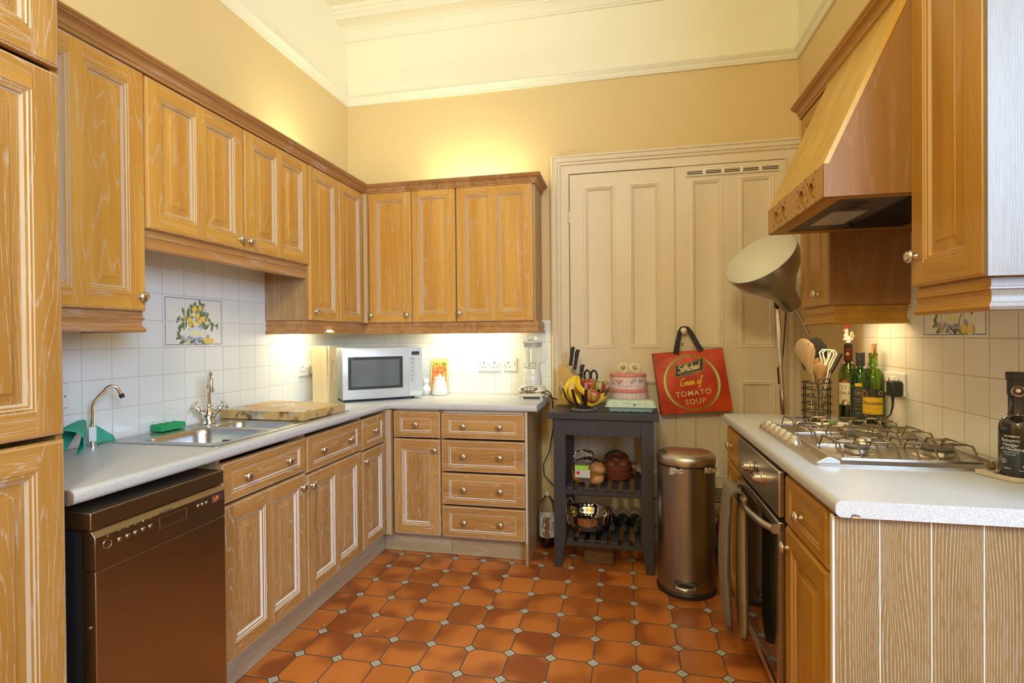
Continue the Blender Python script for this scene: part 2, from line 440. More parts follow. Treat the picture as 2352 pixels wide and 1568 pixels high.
# plaster cornice along the back wall
cv = [(YB, 3.392), (YB-.012, 3.392), (YB-.016, 3.402), (YB-.022, 3.404), (YB-.030, 3.420), (YB-.045, 3.438), (YB-.060, 3.448), (YB-.066, 3.448), (YB-.070, 3.456), (YB-.080, 3.458), (YB-.095, 3.464),
      (YB-.160, 3.464), (YB-.166, 3.470), (YB-.166, 3.492), (YB-.176, 3.496), (YB-.180, 3.508), (YB-.196, 3.514), (YB-.204, 3.528), (YB-.205, ZC), (YB, ZC)]
mb = MB(); mb.loft([[(0, y, z) for y, z in cv], [(XR, y, z) for y, z in cv]]); struct('trim_2', mb, ['ceil'], smooth=30)

# cupboard architrave in the back wall
mb = MB()
ay = YB-.0005
prof = [(0, 0), (0, .030), (.008, .036), (.014, .036), (.018, .028), (.026, .027), (.034, .033), (.042, .034), (.047, .026), (.058, .024), (.064, .018), (.066, .014), (.118, .014), (.118, 0)]
def archi(o, w_, t): return None
L_ = [(1.456+o, ay-d, 0.0) for o, d in prof]; T0 = [(1.456+o, ay-d, 2.464-o) for o, d in prof]; T1 = [(2.948, ay-d, 2.464-o) for o, d in prof]
mb.loft([L_, T0, T1])
mb.box(2.868, ay-.014, 0, 2.948, ay, 2.346)
mb.box(2.880, ay-.030, 0, 2.905, ay-.014, 2.346)
mb.box(2.225, ay-.012, .27, 2.238, ay, 2.346)
mb.box(1.574, ay-.016, 0, 2.868, ay, .262)
mb.box(1.574, ay-.034, .10, 2.948, ay-.016, .125)
struct('trim_3', mb, ['cream', 'bead'], smooth=30)
mb = MB(); mb.box(1.574, ay-.045, 0, 2.94, ay-.016, .085); mb.box(1.39, ay-.022, 0, 1.455, ay, .12); struct('baseboard_back', mb, ['cream'])

def board(mb, x0, x1, z0, z1, y0, cols, rows, rings, rm, cm, mv, mh, t=.02, edge=True, lime=2):
    """panelled front: frame at depth y0, sunk panels where cols x rows cross"""
    def rc(ins, d): return [(x0+ins, y0+d, z0+ins), (x1-ins, y0+d, z0+ins), (x1-ins, y0+d, z1-ins), (x0+ins, y0+d, z1-ins)]
    if edge:
        e = [(0, t), (0, .0075), (.002, .0035), (.0045, .0022), (.0062, .0022), (.0075, 0)]
        em = [mv, mv, mv, lime, mv]; i0 = .0075
    else:
        e = [(0, t), (0, 0)]; em = [mv]; i0 = 0
    loops = [rc(a, b) for a, b in e]
    mb.loft(loops, em, True, False)
    ax0, ax1, az0, az1 = x0+i0, x1-i0, z0+i0, z1-i0
    xs = sorted([ax0, ax1]+[c for p in cols for c in p]); zs = sorted([az0, az1]+[c for p in rows for c in p])
    for i in range(len(xs)-1):
        iscol = any(abs(xs[i]-c[0]) < 1e-6 for c in cols)
        if not iscol:
            mb.poly([(xs[i], y0, az0), (xs[i+1], y0, az0), (xs[i+1], y0, az1), (xs[i], y0, az1)], mv); continue
        for j in range(len(zs)-1):
            if any(abs(zs[j]-r_[0]) < 1e-6 for r_ in rows):
                a, b, c, d = xs[i], xs[i+1], zs[j], zs[j+1]
                lp = [[(a+q, y0+dd, c+q), (b-q, y0+dd, c+q), (b-q, y0+dd, d-q), (a+q, y0+dd, d-q)] for q, dd in rings]
                mb.loft(lp, rm, False, True, mc=cm)
            else:
                mb.poly([(xs[i], y0, zs[j]), (xs[i+1], y0, zs[j]), (xs[i+1], y0, zs[j+1]), (xs[i], y0, zs[j+1])], mh)
DR = [(0, 0), (.0015, .0022), (.0035, .0024), (.0075, .0010), (.0100, .0040), (.0120, .0042), (.0155, .0050), (.0180, .0115), (.0210, .0120), (.0470, .0040), (.0480, .0025)]
DRM = [2, 0, 0, 2, 0, 0, 2, 2, 0, 0]
WR = [(0, 0), (.0015, .0024), (.0035, .0024), (.0055, .0008), (.0085, .0008), (.0100, .0040), (.0125, .0045), (.0145, .0022), (.0160, .0018)]
WRM = [2, 1, 1, 1, 2, 2, 1, 1]
def door(mb, x0, x1, z0, z1, n=1, st=.055, mid=.045, drawer=False):
    if drawer: board(mb, x0, x1, z0, z1, 0, [(x0+.045, x1-.045)], [(z0+.032, z1-.032)], WR, WRM, 1, 1, 1)
    else:
        if n == 1: cols = [(x0+st, x1-st)]
        else:
            c = (x0+x1)/2; cols = [(x0+st, c-mid/2), (c+mid/2, x1-st)]
        board(mb, x0, x1, z0, z1, 0, cols, [(z0+st, z1-st)], DR, DRM, 0, 0, 1)
KP = [(.0001, 0), (.0085, 0), (.0085, .0015), (.0058, .004), (.0045, .006), (.0045, .011), (.0075, .0135), (.0165, .0155), (.0182, .0178), (.0172, .0212), (.0122, .0250), (.0055, .0268), (.0001, .0272)]
def knob(parent, x, z, y=0):
    mb = MB(); mb.lathe(KP, 22, 0, Tr(x, y, z) @ Rx(90)); return part('knob', mb, ['pewter'], parent, smooth=50)
def cabinet(name, label, cat, loc, rz, W, D, H, fronts, mats, group=None, cm=('side', 'carc'), base=0, top=True):
    """local frame: x along the front, y=0 the door face, z=0 the foot of the unit"""
    t = thing(name, label, cat, loc, rz, group)
    mb = MB()
    th = .016
    mb.box(0, .021, base, th, D, H, 0); mb.box(W-th, .021, base, W, D, H, 0)
    mb.box(th, .021, base, W-th, D, base+th, 1)
    if top: mb.box(th, .021, H-th, W-th, D, H, 1)
    mb.box(th, D-.006, base+th, W-th, D, H-th, 1)
    part('carcass', mb, list(cm), t)
    for f in fronts:
        kind, x0, x1, z0, z1 = f[:5]; opt = f[5] if len(f) > 5 else {}
        mb = MB(); door(mb, x0, x1, z0, z1, opt.get('n', 1), opt.get('st', .055), drawer=(kind == 'drawer'))
        d = part(kind, mb, mats, t, smooth=30, recalc=False)
        for kx, kz in opt.get('k', []): knob(d, kx, kz, .0005)
    return t
LOW = ['wlow_v', 'wlow_h', 'limew']; UP = ['wv', 'wh', 'lime']; RGT = ['wr_v', 'wr_h', 'lime_r']
XF = .53
# ---------------------------------------------------------------- left base run
def base_l(y0, W, H, fr, label, grp=None):
    return cabinet('base_cabinet', label, 'cabinet', (XF, y0, 0), R(90), W, XF-.004, H, fr, LOW, grp, base=.125, top=False)
base_l(1.592, .506, .868, [('drawer', .003, .503, .705, .852, dict(k=[(.125, .779), (.375, .779)])), ('door', .003, .503, .135, .697, dict(n=2, k=[(.470, .640)]))],
       'limed oak cupboard with one wide drawer, beside the dishwasher')
base_l(2.100, .506, .868, [('drawer', .003, .503, .690, .852, dict(k=[(.125, .772), (.375, .772)])), ('door', .003, .503, .135, .683, dict(n=2, k=[(.035, .630)]))],
       'limed oak cupboard with one wide drawer, a string hanging from its door knob')
base_l(2.608, .286, .868, [('drawer', .003, .283, .682, .852, dict(k=[(.143, .770)])), ('door', .003, .283, .135, .674, dict(k=[(.030, .620)], st=.05))],
       'narrow limed oak cupboard with one small drawer, at the end of the sink run')
# fluted corner post
mb = MB()
mb.box(.505, 2.897, .125, .562, 2.93, .868, 0)
for i in range(3): mb.tube([(.535+.010*i, 2.897, .13), (.535+.010*i, 2.897, .866)], .0035, 8, 1)
solo('corner_post', 'fluted limed oak post where the two rows of low cupboards meet', 'post', mb, ['wlow_v', 'lime'])
# ---------------------------------------------------------------- back base run
YF = 2.91
cabinet('base_cabinet', 'limed oak cupboard with a single knob drawer, left of the stack of four drawers', 'cabinet', (.568, YF, 0), 0, .298, YB-YF-.004, .868,
        [('drawer', .003, .295, .705, .860, dict(k=[(.149, .783)])), ('door', .003, .295, .135, .697, dict(k=[(.265, .635)]))], LOW, base=.125)
t = cabinet('drawer_unit', 'limed oak unit of four stacked drawers with two knobs each', 'drawer unit', (.868, YF, 0), 0, .512, YB-YF-.004, .868,
        [('drawer', .003, .497, .707, .853, dict(k=[(.140, .780), (.355, .780)])), ('drawer', .003, .497, .515, .697, dict(k=[(.140, .606), (.355, .606)])),
         ('drawer', .003, .497, .322, .505, dict(k=[(.140, .414), (.355, .414)])), ('drawer', .003, .497, .135, .312, dict(k=[(.140, .224), (.355, .224)]))], LOW, base=.125)
mb = MB(); mb.box(.500, 0, .0, .514, YB-YF-.006, .868, 0); mb.box(.4995, -.001, .125, .5135, .0, .868, 1)
part('end_panel', mb, ['side', 'lime'], t)
# plinths
mb = MB(); mb.box(.462, 1.592, .002, .477, 2.985, .123)
solo('plinth', 'greyed oak kick board under the long row of sink cupboards', 'kick board', mb, ['plinthy'])
mb = MB(); mb.box(.479, 2.985, .002, .905, 3.0, .123)
solo('plinth', 'short greyed oak kick board in the corner below the single drawer cupboard', 'kick board', mb, ['plinth'])
mb = MB(); mb.box(.907, 2.985, .002, 1.366, 3.0, .123)
solo('plinth', 'greyed oak kick board below the stack of four drawers', 'kick board', mb, ['plinth'])
M['bedge'] = plain('bare_brown_edge', (.20, .14, .10), .7)
# ---------------------------------------------------------------- worktops
def bull(x, sgn, z0=.871, z1=.910, r=.015, n=5):
    c = arc(0, z1-r, r, 90, 0, n) + arc(0, z0+r, r, 0, -90, n)
    return [(x + sgn*(a-r), b) for a, b in c]
mb = MB()
hx0, hx1, hy0, hy1 = .048, .498, 1.608, 2.528
# top slab as rectangles round the sink opening
for (a, b, c, d) in [(0.002, 1.072, .534, hy0), (0.002, hy0, hx0, hy1), (hx1, hy0, .534, hy1), (0.002, hy1, .534, YB-.002)]:
    mb.box(a, b, .871, c, d, .910)
mb.box(.534, 2.909, .871, 1.438, YB-.002, .910)
fr = bull(.549, 1)
mb.loft([[(x, 1.072, z) for x, z in fr]+[(.534, 1.072, .871), (.534, 1.072, .910)][::1], [(x, 2.894, z) for x, z in fr]+[(.534, 2.894+.0, .871), (.534, 2.894, .910)]])
fy = [(2.894+(.549-x), z) for x, z in fr]
mb.loft([[(.549, y, z) for y, z in fy]+[(.549, 2.909, .871), (.549, 2.909, .910)], [(1.438, y, z) for y, z in fy]+[(1.438, 2.909, .871), (1.438, 2.909, .910)]])
mb.box(.534, 2.894, .871, .549, 2.909, .910)
mb.loft([[(x-.0008, 1.0665, z) for x, z in fr]+[(.520, 1.0665, .873), (.520, 1.0665, .908)], [(x-.0008, 1.0718, z) for x, z in fr]+[(.520, 1.0718, .873), (.520, 1.0718, .908)]], 1)
solo('worktop', 'long speckled grey laminate worktop running from the tall cupboard round the corner to the blender', 'worktop', mb, ['lam', 'bedge'])
# ---------------------------------------------------------------- wall cabinets, left and back
XU = .275
def up_l(y0, W, z0, z1, fr, label, sides=('side', 'carc')):
    return cabinet('wall_cabinet', label, 'wall cabinet', (XU, y0, z0), R(90), W, XU-.003, z1-z0, fr, UP, None, cm=sides)
up_l(1.075, .474, 1.39, 2.232, [('door', .003, .471, .002, .836, dict(n=2, st=.06, k=[(.447, .050)]))], 'tall limed oak wall cupboard next to the tall fridge housing')
up_l(1.551, .982, 1.684, 2.232, [('door', .003, .488, .002, .540, dict(n=2, k=[(.462, .045)])), ('door', .494, .979, .002, .540, dict(n=2, k=[(.520, .045)]))],
     'wide short limed oak wall cupboard with a pair of doors, above the sink')
up_l(2.535, .600, 1.39, 2.232, [('door', .003, .300, .002, .836, dict(k=[(.045, .050)], st=.05)), ('door', .304, .590, .002, .836, dict(st=.045))],
     'limed oak wall cupboard with two narrow doors in the corner, above the tray')
YU = 3.155
cabinet('wall_cabinet', 'limed oak wall cupboard with two narrow doors on the back wall, above the microwave', 'wall cabinet', (.297, YU, 1.39), 0, .592, YB-YU-.003, .842,
        [('door', .003, .295, .002, .843, dict(k=[(.018, .050)], st=.05)), ('door', .299, .589, .002, .847, dict(k=[(.265, .050)], st=.05))], UP)
cabinet('wall_cabinet', 'limed oak wall cupboard with one wide two panel door, left of the cream doors', 'wall cabinet', (.891, YU, 1.39), 0, .500, YB-YU-.003, .842,
        [('door', .003, .488, .002, .847, dict(n=2, k=[(.022, .055)]))], UP)
mb = MB(); mb.box(.268, 3.136, 1.39, .2965, 3.165, 2.226, 0)
for i in range(3): mb.tube([(.277+.008*i, 3.136, 1.395), (.277+.008*i, 3.136, 2.222)], .003, 8, 1)
solo('corner_post', 'fluted limed oak post in the corner between the wall cupboards', 'post', mb, ['wv', 'lime'])
# grooved side board above the tray
mb = MB()
xs = [.004, .085, .170, .249]
for i in range(3): mb.box(xs[i]+.0012, 2.526, 1.392, xs[i+1]-.0012, 2.534, 1.682, 0)
mb.box(.004, 2.528, 1.392, .249, 2.5335, 1.682, 1); mb.box(.252, 2.524, 1.392, .262, 2.5335, 1.682, 0)
solo('side_board', 'grooved oak side board of the corner wall cupboard, right of the tiled picture', 'panel', mb, ['side', 'lime'])
CP = [(-.014, 2.2325), (-.014, 2.226), (.004, 2.226), (.006, 2.230), (.005, 2.236), (.010, 2.240), (.011, 2.244), (.014, 2.252), (.022, 2.260), (.032, 2.264), (.033, 2.268), (.038, 2.271), (.041, 2.276), (.039, 2.281), (-.014, 2.281)]
# travel direction chosen so that o points into the room
mb = MB(); sweep(mb, [(XU, 1.064), (XU, YU), (1.392, YU), (1.392, YB-.002)], CP)
solo('cabinet_cornice', 'moulded oak cornice running along the tops of the left and back wall cupboards', 'cornice', mb, ['mouldy'], smooth=25)
def pel(z): return [(-.018, z), (0, z), (0, z-.019), (.004, z-.021), (.0045, z-.025), (.0015, z-.027), (-.0015, z-.036), (-.002, z-.045), (.001, z-.053), (.005, z-.055), (.006, z-.058), (.008, z-.063), (.005, z-.070), (-.004, z-.0715), (-.018, z-.0715)]
XP = .254
mb = MB(); sweep(mb, [(XP, 1.075), (XP, 1.549), (.004, 1.549)], pel(1.3895))
solo('light_pelmet', 'moulded oak pelmet under the tall wall cupboard near the fridge housing', 'pelmet', mb, ['mouldy'], smooth=25)
mb = MB(); sweep(mb, [(XP, 1.553), (XP, 2.523)], pel(1.6835))
solo('light_pelmet', 'moulded oak pelmet under the pair of short doors above the sink', 'pelmet', mb, ['mouldy'], smooth=25)
mb = MB(); sweep(mb, [(.004, 2.533), (XP, 2.533), (XP, 3.176), (1.405, 3.176), (1.405, YB-.012)], pel(1.3895))
solo('light_pelmet', 'moulded oak pelmet turning the corner, above the microwave and blender', 'pelmet', mb, ['mouldy'], smooth=25)
# slim lamps behind the pelmets
def strip(name, label, x0, y0, z0, x1, y1, z1, g=None):
    mb = MB(); mb.box(x0, y0, z0, x1, y1, z1, 0)
    dx = .008
    mb.box(x0+.004, y0+.004, z0-.004, x1-.004, y1-.004, z0, 1)
    return solo(name, label, 'lamp', mb, ['white', 'tube'], group=g)
M['tube'] = emit('warm_lamp_tube', (1.0, .80, .5), 6)
strip('strip_lamp', 'slim white strip lamp under the corner wall cupboard, by the tray', .085, 2.58, 1.378, .125, 2.94, 1.389)
strip('strip_lamp', 'slim white strip lamp under the back wall cupboards, above the microwave', .66, 3.28, 1.378, 1.18, 3.32, 1.389)
strip('strip_lamp', 'slim white strip lamp under the far wall cupboard on the right, above the bottles', 2.78, 2.24, 1.388, 2.82, 2.48, 1.400)
mb = MB(); mb.box(.06, 1.57, 1.676, .23, 2.50, 1.6835, 0)
for y in (1.63, 1.72, 2.40): mb.cyl(.004, 1.672, 1.676, 8, 1, Tr(.16, y, 0))
solo('lamp_housing', 'flat white lamp housing under the short wall cupboard above the sink', 'lamp', mb, ['white', 'dark'])
# ---------------------------------------------------------------- tall fridge housing
M['wtall'] = wood('limed_oak_tall_upright', 'z', (.36, .170, .030), (.48, .255, .058), 0.55, rings=1.4, th=(.38, .49))
M['wtallh'] = wood('limed_oak_tall_level', 'x', (.36, .170, .030), (.48, .255, .058), 0.5, rings=1.2, th=(.38, .49))
t = cabinet('tall_cabinet', 'tall limed oak housing with three doors, at the left edge', 'tall cabinet', (.55, .46, 0), R(90), .600, .545, 2.40,
        [('door', .003, .592, 1.962, 2.395, dict(st=.065)), ('door', .003, .592, 1.058, 1.950, dict(st=.065)), ('door', .003, .592, .13, 1.046, dict(st=.065))], ['wtall', 'wtallh', 'lime'], base=.0, cm=('wtall', 'carc'))
# ---------------------------------------------------------------- right side
XRF = 2.400
def base_r(y1, W, H, fr, label):
    return cabinet('base_cabinet', label, 'cabinet', (XRF, y1, 0), R(-90), W, XR-XRF-.004, H, fr, RGT, None, base=.11, cm=('wr_v', 'carc'))
base_r(2.700, .300, .868, [('drawer', .003, .297, .700, .856, dict(k=[(.11, .780)])), ('door', .003, .297, .115, .692, dict(st=.05))], 'oak cupboard with a small drawer at the far end of the hob run')
base_r(1.772, .345, .868, [('drawer', .003, .342, .708, .856, dict(k=[(.16, .775)])), ('door', .003, .342, .115, .700, dict(st=.055, k=[(.030, .640)]))], 'oak cupboard with a small drawer, between the oven and the pale end board')
mb = MB()
xs = [2.391, 2.486, 2.590, 2.692, 2.795, 2.898, 2.945]
for i in range(6): mb.box(xs[i]+.0012, 1.352, .002, xs[i+1]-.0012, 1.362, .868, 0)
mb.box(2.391, 1.3523, .002, 2.945, 1.366, .868, 1); mb.box(2.387, 1.352, .002, 2.3925, 1.366, .868, 2)
M['whited'] = plain('white_edging', (.66, .62, .58), .45)
M['groove'] = plain('whitened_groove', (.80, .82, .86), .5)
solo('end_board', 'pale heavily limed grooved end board facing the camera at the right', 'panel', mb, ['endp', 'groove', 'whited'])
mb = MB(); mb.box(2.452, 1.43, .002, 2.468, 2.70, .105)
solo('plinth', 'oak kick board below the oven', 'kick board', mb, ['wr_y'])
mb = MB()
fr2 = [(2.387+(.549-x), z) for x, z in bull(.549, 1)]
poly = fr2 + [(XR-.002, .871), (XR-.002, .910)]
mb.loft([[(x, 1.332, z) for x, z in poly], [(x, 2.725, z) for x, z in poly]])
# chipped edge near the front corner
mb.prism([(2.418, .8708), (2.421, .879), (2.428, .8795), (2.437, .877), (2.440, .8708)], lambda a, b, t_: (a, t_, b), 1.3312, 1.334, 1)
mb.prism([(2.420, .8706), (2.422, .875), (2.430, .8755), (2.438, .8738), (2.438, .8706)], lambda a, b, t_: (a, t_, b), 1.3307, 1.334, 2)
M['chip'] = plain('dark_chip', (.10, .07, .06), .8); M['chipw'] = plain('raw_chipboard', (.50, .36, .20), .9)
solo('worktop', 'speckled grey laminate worktop on the right with a chipped corner, under the gas hob', 'worktop', mb, ['lam', 'chip', 'chipw'])
# wall cabinets on the right
XUR = 2.674
def up_r(y1, W, fr, label, sides, z=1.401):
    return cabinet('wall_cabinet', label, 'wall cabinet', (XUR, y1, z), R(-90), W, XR-XUR-.003, 2.232-z, fr, RGT, None, cm=sides)
up_r(2.510, .320, [('door', .003, .312, .002, .825, dict(st=.05, k=[(.20, .050)]))], 'oak wall cupboard beyond the cooker hood, above the wine bottles', ('wr_v', 'carc'))
up_r(1.620, .305, [('door', .003, .300, .002, .817, dict(st=.06, k=[(.030, .085)]))], 'oak wall cupboard with a large knob, nearest at the top right', ('wr_v', 'carc'), 1.411)
mb = MB(); mb.box(2.672, 1.304, 1.412, 2.945, 1.3145, 2.40)
solo('side_board', 'glossy side board of the nearest wall cupboard at the top right', 'panel', mb, ['endp_up'])
mb = MB()
xs = [2.690, 2.752, 2.835, 2.945]
for i in range(3): mb.box(xs[i]+.0012, 2.181, 1.402, xs[i+1]-.0012, 2.189, 2.23, 0)
mb.box(2.690, 2.183, 1.402, 2.945, 2.1895, 2.23, 1); mb.box(2.672, 2.181, 1.402, 2.689, 2.1895, 2.23, 0)
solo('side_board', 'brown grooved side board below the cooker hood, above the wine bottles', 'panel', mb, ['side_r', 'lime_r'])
mb = MB(); sweep(mb, [(XUR, 2.512), (XUR, 1.300)], CP)
solo('cabinet_cornice', 'moulded oak cornice along the tops of the right wall cupboards', 'cornice', mb, ['wr_y'], smooth=25)
XPR = 2.690
mb = MB(); sweep(mb, [(XPR, 2.512), (XPR, 2.193), (XR-.014, 2.193)], pel(1.4005))
solo('light_pelmet', 'moulded oak pelmet under the far wall cupboard on the right, above the bottles', 'pelmet', mb, ['wr_y'], smooth=25)
mb = MB(); sweep(mb, [(XPR, 1.618), (XPR, 1.325), (XR-.014, 1.325)], pel(1.4105))
for i in range(len(mb.m)): mb.m[i] = 0
o = solo('light_pelmet', 'moulded oak pelmet under the nearest wall cupboard at the top right', 'pelmet', mb, ['wr_y', 'endp_up'], smooth=25)
for p in o.data.polygons:
    if p.normal.y < -.3 or (abs(p.normal.x) < .2 and p.center.x > XPR+.012 and p.center.y < 1.34): p.material_index = 1  # faces towards the window get the wood with glare in its colour
# ---------------------------------------------------------------- wall tiles
M['tl'] = mk_tile('cream_wall_tiles_side', 1, .1141, 1.8738, 1.601-.1141*3)
M['tb'] = mk_tile('cream_wall_tiles_back', 0, .1141, .961-.1141*.05, 1.601-.1141*3)
M['tr'] = mk_tile('cream_wall_tiles_right', 1, .1141, 2.2179, 1.2759, grout=(.42, .33, .17), tile=(.80, .76, .68))
mb = MB(); mb.box(0, 1.07, .911, .0, 2.0, .911)
mb = MB(); mb.box(0.0, 1.062, .911, .006, YB, 1.684); struct('trim_4', mb, ['tl'])
mb = MB(); mb.box(.006, YB-.006, .911, 1.448, YB, 1.402); struct('trim_5', mb, ['tb'])
mb = MB(); mb.box(XR-.008, 1.21, .911, XR, 2.570, 1.66); struct('trim_6', mb, ['tr'])
# ================================================================ painted cupboard doors in the back wall
def leaf(name, x0, x1, cols, ztop):
    o = bpy.data.objects.new(name, None); COL.objects.link(o); o.location = (0, 0, 0); o['kind'] = 'structure'
    mb = MB(); yy = 3.416
    rg = [(0, 0), (.003, -.005), (.010, -.006), (.014, 0), (.020, -.003), (.026, .003), (.031, .009), (.034, .010)]
    board(mb, x0, x1, .275, ztop, yy, cols, [(.42, 1.017), (1.217, 2.256)], rg, [1, 1, 1, 0, 1, 0, 0], 0, 0, 0, t=.016, edge=False)
    d = part('door_leaf', mb, ['cream', 'bead'], o, smooth=30, recalc=False)
    return o, d
d1, l1 = leaf('door_1', 1.579, 2.228, [(1.667, 1.869), (1.953, 2.145)], 2.336)
mb = MB()
for z in (2.06, .62): mb.cyl(.005, z-.035, z+.035, 8, 0, Tr(1.576, 3.413, 0))
part('hinge', mb, ['bead'], d1)
mb = MB(); mb.box(1.5755, 3.4162, .272, 1.5788, 3.4185, 2.336); mb.box(1.5788, 3.4162, 2.3362, 2.235, 3.4185, 2.3385); part('door_gap', mb, ['dark'], d1)
d2, l2 = leaf('door_2', 2.236, 2.865, [(2.322, 2.512), (2.603, 2.802)], 2.338)
mb = MB(); mb.lathe([(.0001, 0), (.018, 0), (.018, .003), (.009, .006), (.008, .018), (.014, .024), (.022, .032), (.024, .042), (.019, .052), (.009, .058), (.0001, .059)], 20, 0, Tr(2.274, 3.416, 1.322) @ Rx(90))
part('door_knob', mb, ['bead'], d2, smooth=50)
mb = MB(); mb.cyl(.0045, 0, .002, 12, 0, Tr(2.272, 3.416, 1.243) @ Rx(90)); mb.box(2.2696, 3.414, 1.228, 2.2744, 3.416, 1.241); part('keyhole', mb, ['dark'], d2)
mb = MB()
vx0, vx1, vz0, vz1 = 2.298, 2.832, 2.272, 2.312
mb.box(vx0, 3.413, vz0, vx1, 3.4158, vz1, 1)
def fr(mb, x0, z0, x1, z1, y0, y1, w_, m=0):
    mb.box(x0, y0, z0, x1, y1, z0+w_, m); mb.box(x0, y0, z1-w_, x1, y1, z1, m); mb.box(x0, y0, z0+w_, x0+w_, y1, z1-w_, m); mb.box(x1-w_, y0, z0+w_, x1, y1, z1-w_, m)
fr(mb, vx0, vz0, vx1, vz1, 3.406, 3.413, .006)
for i in range(1, 5):
    x = vx0+(vx1-vx0)*i/5; mb.box(x-.009, 3.4045, vz0+.0062, x+.009, 3.4125, vz1-.0062, 0)
for k in range(3): mb.box(vx0+.0062, 3.4065, vz0+.008+.010*k, vx1-.0062, 3.4128, vz0+.0115+.010*k, 2)
part('air_vent', mb, ['bead', 'dark', 'brass'] if 'brass' in M else ['bead', 'dark', 'bead'], d2)
mb = MB(); mb.box(2.40, 3.40, .302, 2.80, 3.413, .365, 0)
for k in range(5):
    mb.box(2.41, 3.398, .310+.011*k, 2.79, 3.4, .314+.011*k, 1)
part('air_vent', mb, ['bead', 'dark'], d2)

# ================================================================ dishwasher
t = thing('dishwasher', 'slim brushed dark steel dishwasher with a lit orange display', 'dishwasher', (.585, 1.094, 0), R(90))
W = .448
mb = MB(); mb.box(.004, .040, .10, W-.004, .56, .800, 0); mb.box(.02, .09, .0, W-.02, .54, .10, 0); part('body', mb, ['black'], t)
mb = MB(); mb.box(-.006, .006, .803, W+.004, .575, .848, 0); part('lid', mb, ['dw'], t, bevel=.002)
mb = MB(); mb.loft([[(0, .038, .12), (W, .038, .12), (W, 0, .12), (0, 0, .12)][::-1], [(0, .038, .6945), (W, .038, .6945), (W, 0, .6945), (0, 0, .6945)][::-1]])
part('door', mb, ['dw'], t, bevel=.0015)
mb = MB(); pf = [(.038, .6965), (0, .6965), (0, .782), (.014, .800), (.038, .800)]
mb.prism(pf, lambda a, b, q: (q, a, b), 0, W, 0)
cp = part('control_panel', mb, ['dw'], t, bevel=.001)
mb = MB(); mb.box(0, .0395, .11, .003, .0412, .80); part('seal', mb, ['steel'], t)
def btn(x, z, r, parent, name='button', mat='pewter', d=.003):
    mb = MB(); mb.lathe([(r, 0), (r, d*.6), (r*.7, d), (.0001, d)], 14, 0, Tr(x, 0, z) @ Rx(90)); return part(name, mb, [mat], parent)
mb = MB(); mb.lathe([(.0125, -.001), (.0125, .001), (.0105, .0012), (.0095, -.001), (.0001, -.002)], 20, 0, Tr(.034, 0, .757) @ Rx(90)); part('power_switch', mb, ['chrome'], cp)
for i in range(5): btn(.068+.0235*i, .756+.0005*i, .0058, cp)
for i in range(3): btn(.335+.017*i, .762, .0052, cp)
M['ledo'] = emit('orange_led', (1, .13, .01), 1.6)
for ix, iz in ((.034, .777), (.139, .782)):
    mb = MB(); mb.lathe([(.0018, 0), (.0001, .001)], 8, 0, Tr(ix, -.0002, iz) @ Rx(90)); part('indicator_light', mb, ['ledo'], cp)
mb = MB()
for i in range(5):
    x = .068+.0235*i; mb.box(x-.004, -.0003, .767, x+.004, 0, .7685, 0); mb.box(x-.0035, -.0003, .7705, x+.001, 0, .7735, 0)
    mb.box(x-.0012, -.0004, .779, x+.0012, 0, .7805, 1)
for i in range(3):
    x = .335+.017*i; mb.box(x-.004, -.0003, .771, x+.004, 0, .7735, 0)
mb.text('EASYTRONIC', .0075, Tr(.215, -.0001, .783) @ Rx(90), 0, .0001)
part('panel_marking', mb, ['dark', 'white'], cp)
mb = MB()
fr(mb, .192, .738, .290, .771, -.0012, 0, .0012); part('inset_frame', mb, ['pewter'], cp)
mb = MB(); mb.box(.390, -.0012, .752, .440, 0, .777, 0)
mb.text('1:35', .0155, Tr(.393, -.0014, .7605) @ Rx(90), 1, .0001, align='LEFT', shear=.12); mb.box(.394, -.0015, .7555, .412, -.0012, .7565, 1)
M['disp'] = plain('smoked_display', (.075, .04, .045), .15)
part('display', mb, ['disp', 'ledo'], cp)
mb = MB(); mb.cyl(.004, 0, .002, 10, 0, Tr(-.0005, .02, .55) @ Ry(-90)); part('screw', mb, ['pewter'], t)

# ================================================================ oven
t = thing('oven', 'built in steel oven with a dark glass door and bowed handle', 'oven', (2.388, 2.386, 0), R(-90))
W = .596
mb = MB(); mb.box(.004, .022, .125, W-.004, .55, .862); part('body', mb, ['black'], t)
mb = MB(); mb.box(0, 0, .715, W, .021, .862); cpn = part('control_panel', mb, ['brushed'], t, bevel=.004)
mb = MB(); fr(mb, 0, .130, W, .700, 0, .020, .030); dr = part('door', mb, ['brushed'], t, bevel=.003)
M['ovgl'] = plain('black_oven_glass', (.012, .010, .008), .06, var=0)
mb = MB(); mb.box(.030, .004, .160, W-.030, .016, .670); part('window', mb, ['ovgl'], dr)
mb = MB()
n = 14; pts = [(.035+(W-.07)*i/n, -.008-.042*math.sin(PI*i/n)**.7, .667) for i in range(n+1)]
mb.tube(pts, .012, 10, 0, flat=(1.0, .8)); 
for x in (.035, W-.035): mb.box(x-.010, -.012, .655, x+.010, .002, .679, 0)
part('handle', mb, ['brushed'], dr, smooth=50)
for x in (.235, .400):
    mb = MB(); X = Tr(x, 0, .790) @ Rx(90)
    mb.lathe([(.024, 0), (.024, .006), (.021, .008), (.019, .010), (.018, .030), (.0001, .030)], 20, 0, X)
    mb.box(-.018, -.004, .010, .018, .004, .036, 0, X)
    part('control_knob', mb, ['pewter'], cpn, bevel=.001)
mb = MB()
for i in range(4): mb.cyl(.003, 0, .004, 8, 0, Tr(.295+.012*i, 0, .775) @ Rx(90))
part('button', mb, ['steel'], cpn)
mb = MB(); mb.box(.275, -.0008, .792, .335, 0, .822); part('clock_window', mb, ['ovgl'], cpn)

